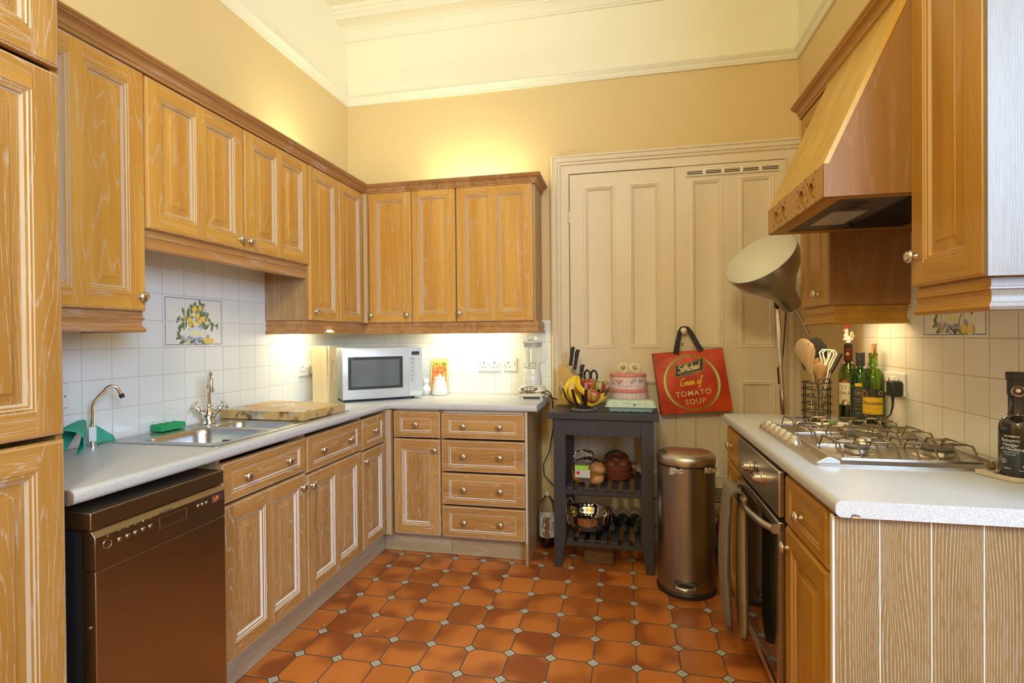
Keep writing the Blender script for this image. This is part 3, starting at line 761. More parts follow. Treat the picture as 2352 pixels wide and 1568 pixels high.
# ================================================================ gas hob
HX0, HX1, HY0, HY1, HZ = 2.458, 2.928, 1.676, 2.338, .9105
t = thing('gas_hob', 'stainless steel five burner gas hob set in the right worktop', 'hob', (HX0, HY0, HZ))
HW, HD = HX1-HX0, HY1-HY0
mb = MB()
mb.loft([rrect(0, 0, HW, HD, .012, 0), rrect(0, 0, HW, HD, .012, .006), rrect(.008, .010, HW-.008, HD-.010, .010, .016)], 0)
part('base_plate', mb, ['brushed'], t)
mb = MB()
fr_ = [(0.002, .005), (.004, .010), (.030, .025), (.038, .0265), (.046, .025), (.066, .017), (.066, .006)]
mb.prism(fr_, lambda a, b, q: (a, q, b), .001, HD-.001)
cs = part('control_strip', mb, ['brushed'], t, bevel=.002)
mb = MB()
for x0, x1, y0, y1 in ((HW-.022, HW-.004, .02, HD-.02),):
    mb.loft([rrect(x0, y0, x1, y1, .004, .014), rrect(x0+.002, y0+.002, x1-.002, y1-.002, .003, .026)])
part('raised_rim', mb, ['brushed'], t)
M['capk'] = plain('burner_cap', (.05, .045, .04), .45); M['burn'] = mk_brushed('burner_steel', (.55, .50, .42), .3)
BUR = [(.155, .125, .034), (.375, .125, .042), (.262, .345, .058), (.150, .545, .034), (.375, .545, .030)]
for bx, by, br in BUR:
    mb = MB(); mb.lathe([(br*1.55, .0155), (br*1.45, .018), (br*1.1, .020), (br*.95, .020), (br*.90, .031), (br*.3, .031), (.0001, .031)], 26, 0, Tr(bx, by, 0)); 
    b = part('burner', mb, ['burn'], t)
    mb = MB(); mb.lathe([(br*.98, .031), (br*1.0, .034), (br*.92, .038), (br*.4, .040), (.0001, .040)], 26, 0, Tr(bx, by, 0)); part('burner_cap', mb, ['capk'], b)
# wire pan supports in three frames
M['wire'] = plain('heat_stained_wire', (.27, .215, .15), .30, .9, .15)
zt, zb = .056, .018
def seg(y0, y1, xs, jog):
    mb = MB(); L = (y0, y1)
    mb.tube([(xs[0]-.010, y0, zb), (xs[-1]+.010, y0, zb)], .0032, 8, 0); mb.tube([(xs[0]-.010, y1, zb), (xs[-1]+.010, y1, zb)], .0032, 8, 0)
    return mb
grates = [(.028, .225, 8), (.238, .452, 8), (.465, .640, 8)]
for gi, (y0, y1, nw) in enumerate(grates):
    g = MB(); xs = [.083+(HW-.125)*i/(nw-1) for i in range(nw)]
    g.tube([(xs[0]-.006, y0, zb), (xs[-1]+.006, y0, zb)], .003, 8, 1); g.tube([(xs[0]-.006, y1, zb), (xs[-1]+.006, y1, zb)], .003, 8, 1)
    ym = (y0+y1)/2
    for i in range(0, nw):
        x = xs[i]
        if i % 4 in (0, 3) or gi == 1 and i in (0, 1, 6, 7):
            pts = [(x, y0, zb), (x, y0+.028, zt-.006), (x, y0+.034, zt), (x, y1-.034, zt), (x, y1-.028, zt-.006), (x, y1, zb)]
            g.tube(pts, .0030, 8, 0)
        else:
            sgn = -1 if i % 4 == 1 else 1; xo = x + sgn*(-.012)
            for a, b in ((y0, 1), (y1, -1)):
                e = ym - b*.030
                pts = [(x, a, zb), (x, a+b*.028, zt-.006), (x, a+b*.034, zt), (x, e-b*.014, zt), (x+.006*-sgn, e, zt), (xs[i]+sgn*.026, e+b*.004, zt)]
                g.tube(pts, .0030, 8, 0)
    for j in (0, 3, 4, 7):
        pass
    for (a, b_) in ((0, 1), (2, 3), (4, 5), (6, 7)):
        g.tube([(xs[a], ym-.040, zt), (xs[b_], ym-.040, zt)], .0028, 8, 0); g.tube([(xs[a], ym+.040, zt), (xs[b_], ym+.040, zt)], .0028, 8, 0)
    solo('pan_support', ['bent wire pan support over the two nearest burners of the hob', 'bent wire pan support over the big middle burner of the hob', 'bent wire pan support at the far end of the hob'][gi], 'pan support', g, ['wire', 'steel'], (HX0, HY0, HZ), smooth=60)
M['knobf'] = plain('satin_chrome', (.74, .74, .74), .28, 1.0, .01)
sl = math.atan2(.015, .026)
for i in range(6):
    X = Tr(.016, .262+.066*i, .0200) @ Ry(-50) @ Rx(24)
    mb = MB(); mb.lathe([(.0200, -.010), (.0200, .006), (.0185, .0085), (.0165, .0092), (.0001, .0094)], 26, 0, X); mb.box(-.0165, -.0016, .0085, .0165, .0016, .0100, 1, X @ Rz(50))
    part('control_knob', mb, ['knobf', 'pewter'], cs)
mb = MB(); mb.text('SMEG', .013, Tr(.017, .13, .0182) @ Ry(-math.degrees(sl)) @ Rz(-90), 0, .0001); part('maker_mark', mb, ['pewter'], cs)

# ================================================================ cooker hood
t = thing('cooker_hood', 'sloping oak cooker hood with pierced circles along its lip', 'cooker hood', (2.46, 1.612, 1.672))
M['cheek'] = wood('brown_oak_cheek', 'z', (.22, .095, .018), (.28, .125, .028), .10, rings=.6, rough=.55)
WY = .566; LH = .092
xb, zt_ = XR-2.46-.004, 2.226-1.672; xt = 2.668-2.46
poly = [(0, 0), (0, LH), (xt, zt_), (xb, zt_), (xb, 0)]
for y0 in (0, WY-.014):
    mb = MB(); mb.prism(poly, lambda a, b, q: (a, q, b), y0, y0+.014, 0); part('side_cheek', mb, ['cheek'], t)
# sloping front
mb = MB(); nx, nz = -(zt_-LH), xt; nl = math.hypot(nx, nz); nx /= nl; nz /= nl
mb.prism([(0, LH+.0), (xt, zt_), (xt-nx*.014, zt_-nz*.014), (0-nx*.014, LH-nz*.014+.004)], lambda a, b, q: (a-.001, q, b), -.002, WY+.002, 0)
M['hoodf'] = wood('honey_oak_slope', 'z', (0.50, 0.29, 0.040), (0.62, 0.38, 0.070), 0.15, rings=.4, rough=.45)
part('sloping_front', mb, ['hoodf'], t)
# lip with pierced holes: plate split into square cells, each with a round opening
mb = MB()
R0 = .021
def cell_hole(mb, y0, y1, z0, z1, cy, cz, rad, x0, x1, n=28, sy=1.0):
    out = []; inn = []
    for k in range(n):
        a = 2*PI*k/n; ca, sa = math.cos(a), math.sin(a)
        s1 = min(abs(((y1-cy) if ca > 0 else (y0-cy))/ca) if abs(ca) > 1e-6 else 1e9, abs(((z1-cz) if sa > 0 else (z0-cz))/sa) if abs(sa) > 1e-6 else 1e9)
        out.append((cy+ca*s1, cz+sa*s1)); inn.append((cy+ca*rad*sy, cz+sa*rad))
    mb.loft([[(x0, y, z) for y, z in out], [(x0, y, z) for y, z in inn], [(x1, y, z) for y, z in inn]], 0, False, False)
cz = .046
cents = [.085, .170, .330, .430][::1]
cents = [.100, .187, .375, .462]
edges = [.056, .1435, .231]
cells = [(.0565, .1435, .100), (.1435, .2305, .187), (.3315, .4185, .375), (.4185, .5055, .462)]
for a, b, c in cells: cell_hole(mb, a, b, 0, LH, c, cz, R0, 0, .013)
mb.add([(0, .0, 0), (0, .0565, 0), (0, .0565, LH), (0, 0, LH)], [(0, 1, 2, 3)]); mb.add([(0, .2305, 0), (0, .3315, 0), (0, .3315, LH), (0, .2305, LH)], [(0, 1, 2, 3)]); mb.add([(0, .5055, 0), (0, WY, 0), (0, WY, LH), (0, .5055, LH)], [(0, 1, 2, 3)])
mb.box(.0020, .0145, .0005, .013, WY-.0145, .012); mb.box(.0020, .0145, .080, .013, WY-.0145, LH-.002)
mb.v = [v_ + Vector((-.0016, 0, 0)) for v_ in mb.v]
lip = part('pierced_lip', mb, ['wr_y'], t, smooth=0)
mb = MB()
for a, b, c in cells:
    for q in range(4):
        an = R(45+90*q); d = .034
        for (dy, dz, L) in ((math.cos(an)*d, math.sin(an)*d, .010),):
            mb.add([(-.0022, c+dy+math.cos(an)*L-0, cz+dz+math.sin(an)*L), (-.0022, c+dy-math.sin(an)*.004, cz+dz+math.cos(an)*.004), (-.0022, c+dy-math.cos(an)*.006, cz+dz-math.sin(an)*.006), (-.0022, c+dy+math.sin(an)*.004, cz+dz-math.cos(an)*.004)], [(0, 1, 2, 3)], 0)
    for s_ in (-1, 1):
        y = c+s_*.036; mb.add([(-.0022, y, cz+.009), (-.0022, y+.0022, cz), (-.0022, y, cz-.009), (-.0022, y-.0022, cz)], [(0, 1, 2, 3)], 0)
M['hollow'] = plain('pierced_hollow', (.12, .06, .02), .7)
part('petal_cutout', mb, ['hollow'], lip)
mb = MB(); mb.box(.013, .014, .0, .055, WY-.014, .012, 0); mb.box(.055, .014, 0, xb, .040, .012, 0); mb.box(.055, WY-.040, 0, xb, WY-.014, .012, 0); mb.box(.44, .04, 0, xb, WY-.04, .012, 0)
part('under_frame', mb, ['wr_y'], t)
M['hdark'] = plain('dark_grey_metal', (.10, .095, .09), .4, .5)
mb = MB(); mb.box(.055, .040, .004, .44, WY-.040, .016, 0)
ex = part('extractor_panel', mb, ['hdark'], t)
mb = MB(); mb.box(.235, .060, .0025, .425, WY-.060, .0045, 0)
for k in range(26): mb.box(.238, .066+.0172*k, .0005, .422, .074+.0172*k, .003, 1)
part('filter_grille', mb, ['hdark', 'black'], ex)
M['lens'] = plain('frosted_lamp_cover', (.42, .40, .34), .25)
mb = MB(); mb.box(.10, .22, .001, .20, .42, .004); part('lamp_cover', mb, ['lens'], ex)
mb = MB(); mb.box(.105, .10, .001, .155, .19, .004, 0); mb.box(.112, .11, 0, .148, .14, .002, 1); mb.box(.112, .15, 0, .148, .18, .002, 1); part('switch_panel', mb, ['hdark', 'black'], ex)
mb = MB(); mb.cyl(.008, -.012, .004, 12, 0, Tr(.225, .42, 0)); part('catch', mb, ['black'], ex)

# ================================================================ sink and taps
M['sinkm'] = mk_brushed('sink_steel', (.52, .52, .52), .24, an=(30, 5, 5), bm=0.01)
t = thing('sink', 'stainless steel one and a half bowl sink with its drainer under the chopping block', 'sink', (.040, 1.600, .9105))
SW, SL = .466, .936
mb = MB()
def bowl(mb, x0, y0, x1, y1, r, dep, X0, Y0, X1, Y1):
    # rectangle around the opening sampled to match the rounded rim
    inn = rrect(x0, y0, x1, y1, r, .003, 6); cx, cy = (x0+x1)/2, (y0+y1)/2; out = []
    for (px, py, pz) in inn:
        dx, dy = px-cx, py-cy
        s1 = min(((X1-cx) if dx > 0 else (X0-cx))/dx if abs(dx) > 1e-9 else 1e9, ((Y1-cy) if dy > 0 else (Y0-cy))/dy if abs(dy) > 1e-9 else 1e9)
        out.append((cx+dx*s1, cy+dy*s1, .003))
    L = [out, inn, rrect(x0+.004, y0+.004, x1-.004, y1-.004, r-.003, -.002, 6), rrect(x0+.010, y0+.010, x1-.010, y1-.010, r-.006, -.02, 6),
         rrect(x0+.018, y0+.018, x1-.018, y1-.018, r-.010, -dep+.03, 6), rrect(x0+.045, y0+.045, x1-.045, y1-.045, max(.008, r-.03), -dep, 6)]
    mb.loft(L, 0, False, True)
bowl(mb, .100, .045, .430, .330, .06, .17, .012, .012, SW-.012, .350)
bowl(mb, .105, .370, .425, .540, .05, .11, .012, .350, SW-.012, .625)
mb.loft([[(.012, .625, .003), (SW-.012, .625, .003), (SW-.012, SL-.012, .003), (.012, SL-.012, .003)], [(.03, .66, -.003), (SW-.03, .66, -.003), (SW-.03, SL-.03, -.003), (.03, SL-.03, -.003)]], 0, False, True)
mb.loft([rrect(0, 0, SW, SL, .02, 0, 6), rrect(0, 0, SW, SL, .02, .002, 6), rrect(.003, .003, SW-.003, SL-.003, .018, .004, 6), rrect(.010, .010, SW-.010, SL-.010, .014, .004, 6), rrect(.013, .013, SW-.013, SL-.013, .011, .003, 6)], 0, False, False)
part('basin', mb, ['sinkm'], t, smooth=50)
mb = MB()
for k in range(6): mb.box(.222+.009*k, .3085, -.062, .226+.009*k, .3125, -.040, 0)
part('overflow', mb, ['dark'], t)
for (px, py) in ((.25, .350), (.27, .557)):
    mb = MB(); pts = []
    for i in range(9):
        a = i/8; pts.append((px+.01*a, py-.012*a-.004*math.sin(a*6), .008-.060*a**1.6+.012*math.sin(PI*a)))
    mb.tube(pts, .0016, 6, 0)
    for p in pts: mb.sph(p, .0028, 0, 6)
    part('plug_chain', mb, ['pewter'], t)
mb = MB(); mb.lathe([(.030, 0), (.030, .002), (.02, .003), (.0001, .001)], 18, 0, Tr(.265, .18, -.169)); part('waste', mb, ['chrome'], t)
# mixer tap
t = thing('mixer_tap', 'chrome mixer tap with two cross handles behind the sink bowls', 'tap', (.085, 2.035, .9145), R(46))
mb = MB(); mb.lathe([(.026, 0), (.026, .004), (.022, .008), (.021, .020), (.027, .030), (.029, .042), (.024, .056), (.016, .064), (.014, .072), (.017, .078), (.013, .086), (.0001, .086)], 24, 0)
for s_ in (-1, 1):
    X = Ry(s_*50)
    mb.lathe([(.014, .02), (.013, .045), (.015, .048), (.015, .060), (.012, .064), (.0001, .064)], 16, 0, Tr(0, 0, .030) @ X)
part('body', mb, ['chrome'], t, smooth=60)
mb = MB(); pts = [(0, 0, .08), (0, 0, .16), (0, 0, .178)] + [(0, -.062+.062*math.cos(R(a)), .178+.052*math.sin(R(a))) for a in range(15, 181, 15)] + [(0, -.124, .165)]
mb.tube(pts, .0095, 14, 0); mb.cyl(.014, .156, .174, 18, 0); mb.cyl(.0125, .150, .168, 16, 0, Tr(0, -.124, 0))
part('spout', mb, ['chrome'], t, smooth=60)
for s_, cl in ((-1, 'red'), (1, 'blue')):
    M[cl+'dot'] = plain(cl+'_tap_disc', (.55, .03, .02) if cl == 'red' else (.05, .08, .35), .3)
    X = Tr(0, 0, .030) @ Ry(s_*50) @ Tr(0, 0, .064)
    mb = MB(); mb.lathe([(.007, 0), (.007, .008), (.012, .011), (.012, .020), (.008, .023), (.0001, .023)], 16, 0, X)
    for a in range(0, 360, 90): mb.tube([X @ Rz(a+30) @ Vector((.004, 0, .015)), X @ Rz(a+30) @ Vector((.026, 0, .015))], [.0045, .006], 10, 0)
    mb.lathe([(.007, .0232), (.0001, .0245)], 12, 1, X)
    part('cross_handle', mb, ['chrome', cl+'dot'], t, smooth=60)
# filtered water tap
t = thing('filter_tap', 'slender chrome swan neck drinking water tap with a white lever', 'tap', (.052, 1.530, .9105), R(48))
mb = MB(); mb.lathe([(.022, 0), (.022, .003), (.012, .005), (.012, .018), (.014, .020), (.0001, .020)], 18, 0); part('base', mb, ['chrome'], t)
mb = MB(); mb.box(-.011, -.010, .020, .011, .010, .072, 0); part('lever', mb, ['white'], t, bevel=.003)
mb = MB(); pts = [(0, 0, .07), (0, 0, .145), (.004, 0, .160), (.020, 0, .182), (.036, 0, .200)] + [(.056+.020*math.cos(R(a)), 0, .198+.016*math.sin(R(a))) for a in range(150, -1, -30)] + [(.084, 0, .180)]
mb.tube(pts, .0062, 12, 0); mb.tube([(.083, 0, .184), (.088, 0, .170)], .0085, 12, 1); part('spout', mb, ['chrome', 'black'], t, smooth=60)

# ================================================================ painted tile pictures
M['blue'] = plain('cobalt_line', (.10, .13, .36), .3); M['leafd'] = plain('painted_leaf_dark', (.10, .13, .05), .3, var=.2); M['leafl'] = plain('painted_leaf_light', (.19, .27, .13), .3, var=.15)
M['lem'] = plain('painted_lemon', (.80, .56, .10), .25, var=.12); M['lem2'] = plain('painted_pale_lemon', (.78, .72, .34), .25, var=.1); M['flw'] = plain('painted_blue_flower', (.32, .35, .55), .3, var=.2)
M['flo'] = plain('painted_orange_flower', (.75, .45, .18), .3, var=.1); M['bwl'] = plain('painted_bowl', (.72, .73, .74), .2, var=.1); M['glaze'] = plain('tile_glaze', (.80, .78, .72), .12, var=.01); M['gline'] = plain('light_grout', (.70, .64, .52), .7)
def mural(label, X, fac):
    """X: frame with x along the wall, z up, y into the wall; 3 x 2 tiles of 0.114"""
    p = .1141; t = thing('tile_picture', label, 'tile picture', X.translation, 0)
    t.rotation_euler = X.to_euler()
    for i in range(3):
        for j in range(2):
            mb = MB(); mb.box(i*p+.0016, -.0016, j*p+.0016, (i+1)*p-.0016, .0, (j+1)*p-.0016, 0)
            part('tile', mb, ['glaze'], t, bevel=.0008)
    mb = MB()
    y = -.0019
    def ok(x, z): return True
    w_ = .0030; a, b, c, d = .010, 3*p-.010, .010, 2*p-.010
    for i in range(3):
        x0, x1 = max(a, i*p+.004), min(b, (i+1)*p-.004)
        mb.box(x0, y, c, x1, 0, c+w_, 0); mb.box(x0, y, d-w_, x1, 0, d, 0)
    for j in range(2):
        z0, z1 = max(c, j*p+.004), min(d, (j+1)*p-.004)
        mb.box(a, y, z0, a+w_, 0, z1, 0); mb.box(b-w_, y, z0, b, 0, z1, 0)
    part('border', mb, ['blue'], t)
    rnd = random.Random(3); mb = MB(); lay = [0]
    def el(cx, cz, rx, rz, an, m, n=12, pt=0.0):
        lay[0] += 1; yy = y-.00002*lay[0]
        ps = []
        for k in range(n):
            q = 2*PI*k/n; u, v = math.cos(q), math.sin(q)
            if pt: v *= (1-abs(u)**2*pt)
            u *= rx; v *= rz; ca, sa = math.cos(R(an)), math.sin(R(an))
            ps.append((cx+u*ca-v*sa, yy, cz+u*sa+v*ca))
        mb.poly(ps, m)
    def leafp(cx, cz, L, an):
        el(cx, cz, L, L*.42, an, 0, 12, .6); el(cx+.1*L*math.cos(R(an+90)), cz+.1*L*math.sin(R(an+90)), L*.75, L*.22, an, 1, 10, .5)
    def flower(cx, cz, r_, m, mc):
        for k in range(12):
            an = 30*k; el(cx+r_*.6*math.cos(R(an)), cz+r_*.6*math.sin(R(an)), r_*.42, r_*.10, an, m, 8)
        el(cx, cz, r_*.30, r_*.30, 0, mc, 10)
    C = 1.5*p
    # scattered leaves measured off the picture (x, z in units of the width)
    for (u, v, L, an) in [(-.43, .42, .10, 60), (-.30, .36, .12, 120), (-.36, .26, .12, 30), (-.26, .28, .12, 70), (-.40, .16, .09, 70), (-.25, .46, .10, 100), (-.17, .50, .10, 80), (-.30, .62, .10, 110), (-.18, .63, .10, 70),
                          (.33, .43, .11, 10), (.25, .55, .10, 120), (.32, .53, .11, 60), (.44, .35, .12, 150), (.33, .28, .11, 60), (.46, .22, .09, 80), (.60, .30, .07, 20), (.62, .24, .05, 110), (-.42, .02, .10, 120), (-.44, -.03, .08, 30), (-.33, -.13, .10, 20),
                          (-.09, .73, .10, 120), (-.02, .80, .10, 60), (.05, .75, .11, 0), (.13, .86, .09, 100), (.22, .82, .08, 170), (.20, .74, .08, 80), (.06, .62, .12, 40), (-.06, .58, .12, 130), (.13, .62, .13, 60), (.21, .58, .12, 20), (-.12, .42, .12, 60), (.14, .47, .12, 150),
                          (.0, .36, .10, 70), (-.10, .30, .12, 110), (.22, .30, .13, 120), (.08, -.13, .09, 10), (-.08, -.12, .10, 20), (.21, -.16, .09, 150), (.17, .40, .10, 80)]:
        leafp(C+u*.215, .047+v*.178, L*.185*1.05, an)
    for (u, v, rx, rz, an, m) in [(-.02, .70, .075, .062, 60, 2), (.14, .73, .06, .055, 80, 2), (.07, .54, .062, .055, 70, 2), (.20, .45, .075, .058, -20, 2), (-.04, .56, .055, .05, 20, 3), (-.14, .42, .06, .06, 0, 2), (-.02, .34, .06, .055, 0, 3), (.12, .38, .07, .05, 0, 2), (.04, .30, .055, .045, 0, 3),
                                  (-.13, .30, .05, .045, 0, 2), (.33, .36, .05, .05, 0, 3), (.30, -.10, .085, .075, 20, 2), (.44, -.12, .075, .08, 0, 3), (.44, -.12, .055, .06, 0, 2)]:
        el(C+u*.215, .047+v*.178, rx*.185*1.15, rz*.185*1.15, an, m, 16)
    # bowl
    bx = [(-.20, .20), (.24, .20), (.16, -.01), (.08, -.055), (-.05, -.055), (-.12, -.01)]
    lay[0] += 1; mb.poly([(C+u*.215, y-.00002*lay[0], .047+v*.178) for u, v in bx], 6)
    el(C+.02*.215, .047+.20*.178, .22*.215, .030*.178, 0, 4, 16); el(C+.02*.215, .047+.205*.178, .20*.215, .022*.178, 0, 6, 16)
    for u in (-.08, .02, .12): el(C+u*.215, .047+.09*.178, .045*.215, .065*.178, 10*u, 3, 12)
    el(C+.02*.215, .047-.05*.178, .13*.215, .02*.178, 0, 4, 12)
    for (u, v, r_, m, mc) in [(.05, .42, .075, 5, 4), (.14, .26, .075, 4, 5), (-.33, -.03, .07, 4, 5), (-.24, -.09, .07, 5, 4), (-.27, .49, .07, 5, 4), (-.17, -.02, .06, 4, 4), (.17, -.06, .05, 4, 6), (.33, .01, .05, 4, 4), (-.09, -.05, .05, 4, 6), (.08, .62, .04, 4, 4), (.27, .62, .05, 4, 4), (.31, .46, .045, 5, 4), (.10, -.04, .05, 4, 4)]:
        flower(C+u*.215, .047+v*.178, r_*.185, m, mc)
    lay[0] += 1; mb.poly([(C+u*.215, y-.00002*lay[0], .047+v*.178) for u, v in [(-.02, -.06), (.03, -.12), (.11, -.17), (.06, -.21), (-.01, -.19), (-.05, -.14)]], 4)
    el(C+.03*.215, .047-.15*.178, .05*.215, .018*.178, -30, 6, 10)
    part('fruit_bowl_painting', mb, ['leafd', 'leafl', 'lem', 'lem2', 'flw', 'flo', 'bwl'], t)
    # grout cross over the painting
    mb = MB()
    for i in (1, 2): mb.box(i*p-.0016, -.0030, .002, i*p+.0016, -.0005, 2*p-.002)
    mb.box(.002, -.0030, p-.0016, 3*p-.002, -.0005, p+.0016)
    part('grout', mb, ['gline'], t)
    return t
mural('tile picture of a lemon bowl on the left wall above the sink', Tr(.006, 1.8738, 1.2587) @ Rz(90), 1)
mural('tile picture of a lemon bowl half hidden under the nearest right wall cupboard', Tr(XR-.008, 2.2179-.1141, 1.2759) @ Rz(-90), 1)

# ================================================================ sockets
def socket(label, X, wd, sock, sw=None, name='wall_socket'):
    t = thing(name, label, 'socket', X.translation); t.rotation_euler = X.to_euler()
    mb = MB(); mb.box(-wd/2, -.009, -.043, wd/2, 0, .043, 0); part('face_plate', mb, ['white'], t, bevel=.003)
    mb = MB()
    for cx in sock:
        mb.box(cx-.0035, -.0093, .008, cx+.0035, -.0085, .019); mb.box(cx-.015, -.0093, -.017, cx-.008, -.0085, -.012); mb.box(cx+.008, -.0093, -.017, cx+.015, -.0085, -.012)
    for cx in (-wd/2+.012, wd/2-.012): mb.cyl(.003, .0085, .0094, 8, 0, Tr(cx, 0, -.002) @ Rx(90))
    part('pin_hole', mb, ['dark'], t)
    for cx in (sw or []):
        mb = MB(); mb.box(cx-.006, -.013, .003, cx+.006, -.0085, .026); part('switch', mb, ['white'], t, bevel=.001)
    return t
socket('white double wall socket in the middle of the back wall tiles', Tr(1.030, YB-.006, 1.107), .152, [-.038, .038], [-.006, .006])
socket('white single wall socket left of the blender', Tr(1.174, YB-.006, 1.109), .092, [-.012], [.024])
socket('white double wall socket beside the pale wooden tray', Tr(.006, 2.895, 1.108) @ Rz(90), .155, [-.045, .040], [-.012, .012])
socket('white wall socket at the left edge half hidden by the tall housing', Tr(.006, 1.40, 1.10) @ Rz(90), .155, [-.04, .04], [-.01, .01])
t = socket('white double wall socket on the right tiles with a charger plugged in', Tr(XR-.008, 2.290, 1.100) @ Rz(-90), .155, [-.038, .040], [-.006, .006])
M['red'] = plain('red_switch', (.5, .03, .02), .4)
# plug and cable on the left, charger on the right
t = thing('plug_and_cable', 'grey brown plug with a hanging cable in the socket beside the wooden tray', 'plug', (.016, 2.935, 1.100))
M['greyp'] = plain('grey_plug', (.30, .26, .22), .5)
mb = MB(); mb.box(0, -.026, -.026, .030, .026, .026); mb.box(.03, -.016, -.018, .05, .016, .012); part('plug', mb, ['greyp'], t, bevel=.005)
mb = MB(); mb.tube([(.025, 0, -.02), (.032, .004, -.05), (.020, .010, -.10), (.028, .02, -.16), (.02, .03, -.188)], .0045, 8, 0); mb.tube([(.025, .004, -.02), (.030, .014, -.06), (.014, .022, -.12), (.02, .04, -.186)], .0035, 8, 0)
part('cable', mb, ['greyp'], t)
t = thing('charger', 'black plug in charger with a curled cable on the right wall', 'charger', (XR-.0175, 2.238, 1.085))
mb = MB(); mb.box(-.040, -.024, -.030, 0, .024, .030); part('body', mb, ['black'], t, bevel=.008)
mb = MB(); mb.tube([(-.025, 0, -.03), (-.025, 0, -.065), (-.026, .015, -.10), (-.028, .05, -.122), (-.02, .11, -.135)], [.006, .004, .003, .003, .003], 8, 0); part('cable', mb, ['black'], t)
mb = MB(); mb.tube([(-.03, .028, .02), (-.028, .05, .026), (-.02, .07, .025)], .0022, 6, 0); part('red_wire', mb, ['red'], t)
# ================================================================ things on the left and back worktop
ZT = .9105
M['green'] = plain('green_sponge_cloth', (.05, .40, .27), .85, var=.08, bump=.5)
M['green2'] = plain('green_sponge', (.02, .30, .10), .9, var=.1, bump=.6)
# folded green cloth: a loose cone with its mouth to the left and a flap behind the tap
t_ = MB(); n, k = 28, 10
A_ = Vector((.034, 1.512, 1.003)); Bc = Vector((.150, 1.365, .958)); ax_ = (Bc-A_).normalized(); uu = Vector((0, 0, 1)) - ax_*ax_.z; uu.normalize(); ww = ax_.cross(uu)
L = [[A_ + (Bc-A_)*(j/k) + (uu*math.cos(R(-150+310*i/n)) + ww*math.sin(R(-150+310*i/n)))*(.006+.040*(j/k)**.8)*(1+.05*math.sin(i*.9)) for j in range(k+1)] for i in range(n+1)]
for row in L:
    for p in row: p.z = max(p.z, .9135)
for i in range(n):
    for j in range(k): t_.add([L[i][j], L[i][j+1], L[i+1][j+1], L[i+1][j]], [(0, 1, 2, 3)])
G = [[Vector((.022+.010*j/6+.004*math.sin(i), 1.545+.085*i/8, .914+(.072-.055*(i/8)**1.5)*(1-j/6)+.0)) for j in range(7)] for i in range(9)]
for i in range(8):
    for j in range(6): t_.add([G[i][j], G[i][j+1], G[i+1][j+1], G[i+1][j]], [(0, 1, 2, 3)])
o = solo('dish_cloth', 'curled green sponge cloth draped by the drinking water tap', 'cloth', t_, ['green'])
sm = o.modifiers.new('s', 'SOLIDIFY'); sm.thickness = .0035; sm.offset = 0
mb = MB()
pr = [(0, 0)] + [(.115*i/10, .026+.0035*math.sin(i*2.2)) for i in range(11)] + [(.115, 0)]
mb.prism(pr, lambda a, b, q: (q, a, b), 0, .060, 0)
solo('sponge', 'green wavy topped washing up sponge behind the sink', 'sponge', mb, ['green2'], (.014, 1.800, ZT+.006), R(-3), bevel=.003)
# chopping block
def mk_chop():
    t = NT('stained_butcher_block'); v = t.coord(); s = t.xyz(v)
    n1 = t.noise(t.scale(v, (5, 26, 5)), 1, 4); n2 = t.noise(v, 9, 4, .6); n3 = t.noise(t.scale(v, (6, 11, 6)), 1.3, 3, .6)
    c = t.mix(n1, (.40, .23, .07), (.62, .42, .16)); c = t.mix(t.m('MULTIPLY', t.ss(n2, .50, .62), t.m('SUBTRACT', 1.0, t.m('MULTIPLY', t.m('GREATER_THAN', s[2], .040), .7))), c, (.13, .07, .022))
    c = t.mix(t.m('MULTIPLY', t.ss(n3, .55, .60), .55), c, (.42, .36, .29))
    t.set(Base_Color=c, Roughness=t.m('SUBTRACT', .5, t.m('MULTIPLY', t.ss(n3, .53, .58), .35))); t.bump(n1, .1, .001)
    return t.mat
M['chop'] = mk_chop()
mb = MB(); mb.loft([[(0, 0, 0), (.445, -.01, 0), (.470, .322, 0), (.0, .385, 0)], [(0, 0, .041), (.445, -.01, .041), (.470, .322, .041), (.0, .385, .041)]])
solo('chopping_board', 'thick stained wooden butcher block lying over the sink drainer', 'chopping board', mb, ['chop'], (.032, 2.166, ZT+.0045), bevel=.003)
# pale wooden tray standing on end
M['pale'] = wood('pale_birch', 'z', (.60, .44, .22), (.70, .54, .30), 0.05, rings=.3)
t = thing('wooden_tray', 'pale wooden box tray standing on end between the socket and microwave', 'tray', (.122, 2.785, ZT))
mb = MB(); w_, d_, h_ = .104, .10, .338
mb.box(0, 0, 0, w_-.0125, .008, h_); mb.box(0, .0085, 0, w_-.0125, d_-.001, .010); mb.box(0, .0085, h_-.010, w_-.0125, d_-.001, h_-.001)
part('tray_bottom', mb, ['pale'], t, bevel=.001)
mb = MB()
# end board with slot: frame around a stadium opening
st = [(d_/2+.013*math.cos(R(a)), .195+.045*(1 if a < 180 else -1)+.013*math.sin(R(a)) - (0 if 0 < a < 180 else 0)) for a in list(range(0, 181, 20))+list(range(180, 361, 20))]
out = []
cy_, cz_ = d_/2, .195
for (py, pz) in st:
    dy, dz = py-cy_, pz-cz_
    s1 = min(((d_-cy_) if dy > 0 else -cy_)/dy if abs(dy) > 1e-6 else 1e9, ((h_-cz_) if dz > 0 else -cz_)/dz if abs(dz) > 1e-6 else 1e9)
    out.append((cy_+dy*s1, cz_+dz*s1))
mb.loft([[(w_-.012, y, z) for y, z in st], [(w_-.012, y, z) for y, z in out], [(w_, y, z) for y, z in out], [(w_, y, z) for y, z in st], [(w_-.012, y, z) for y, z in st]], 0, False, False)
part('handle_board', mb, ['pale'], t, smooth=0)
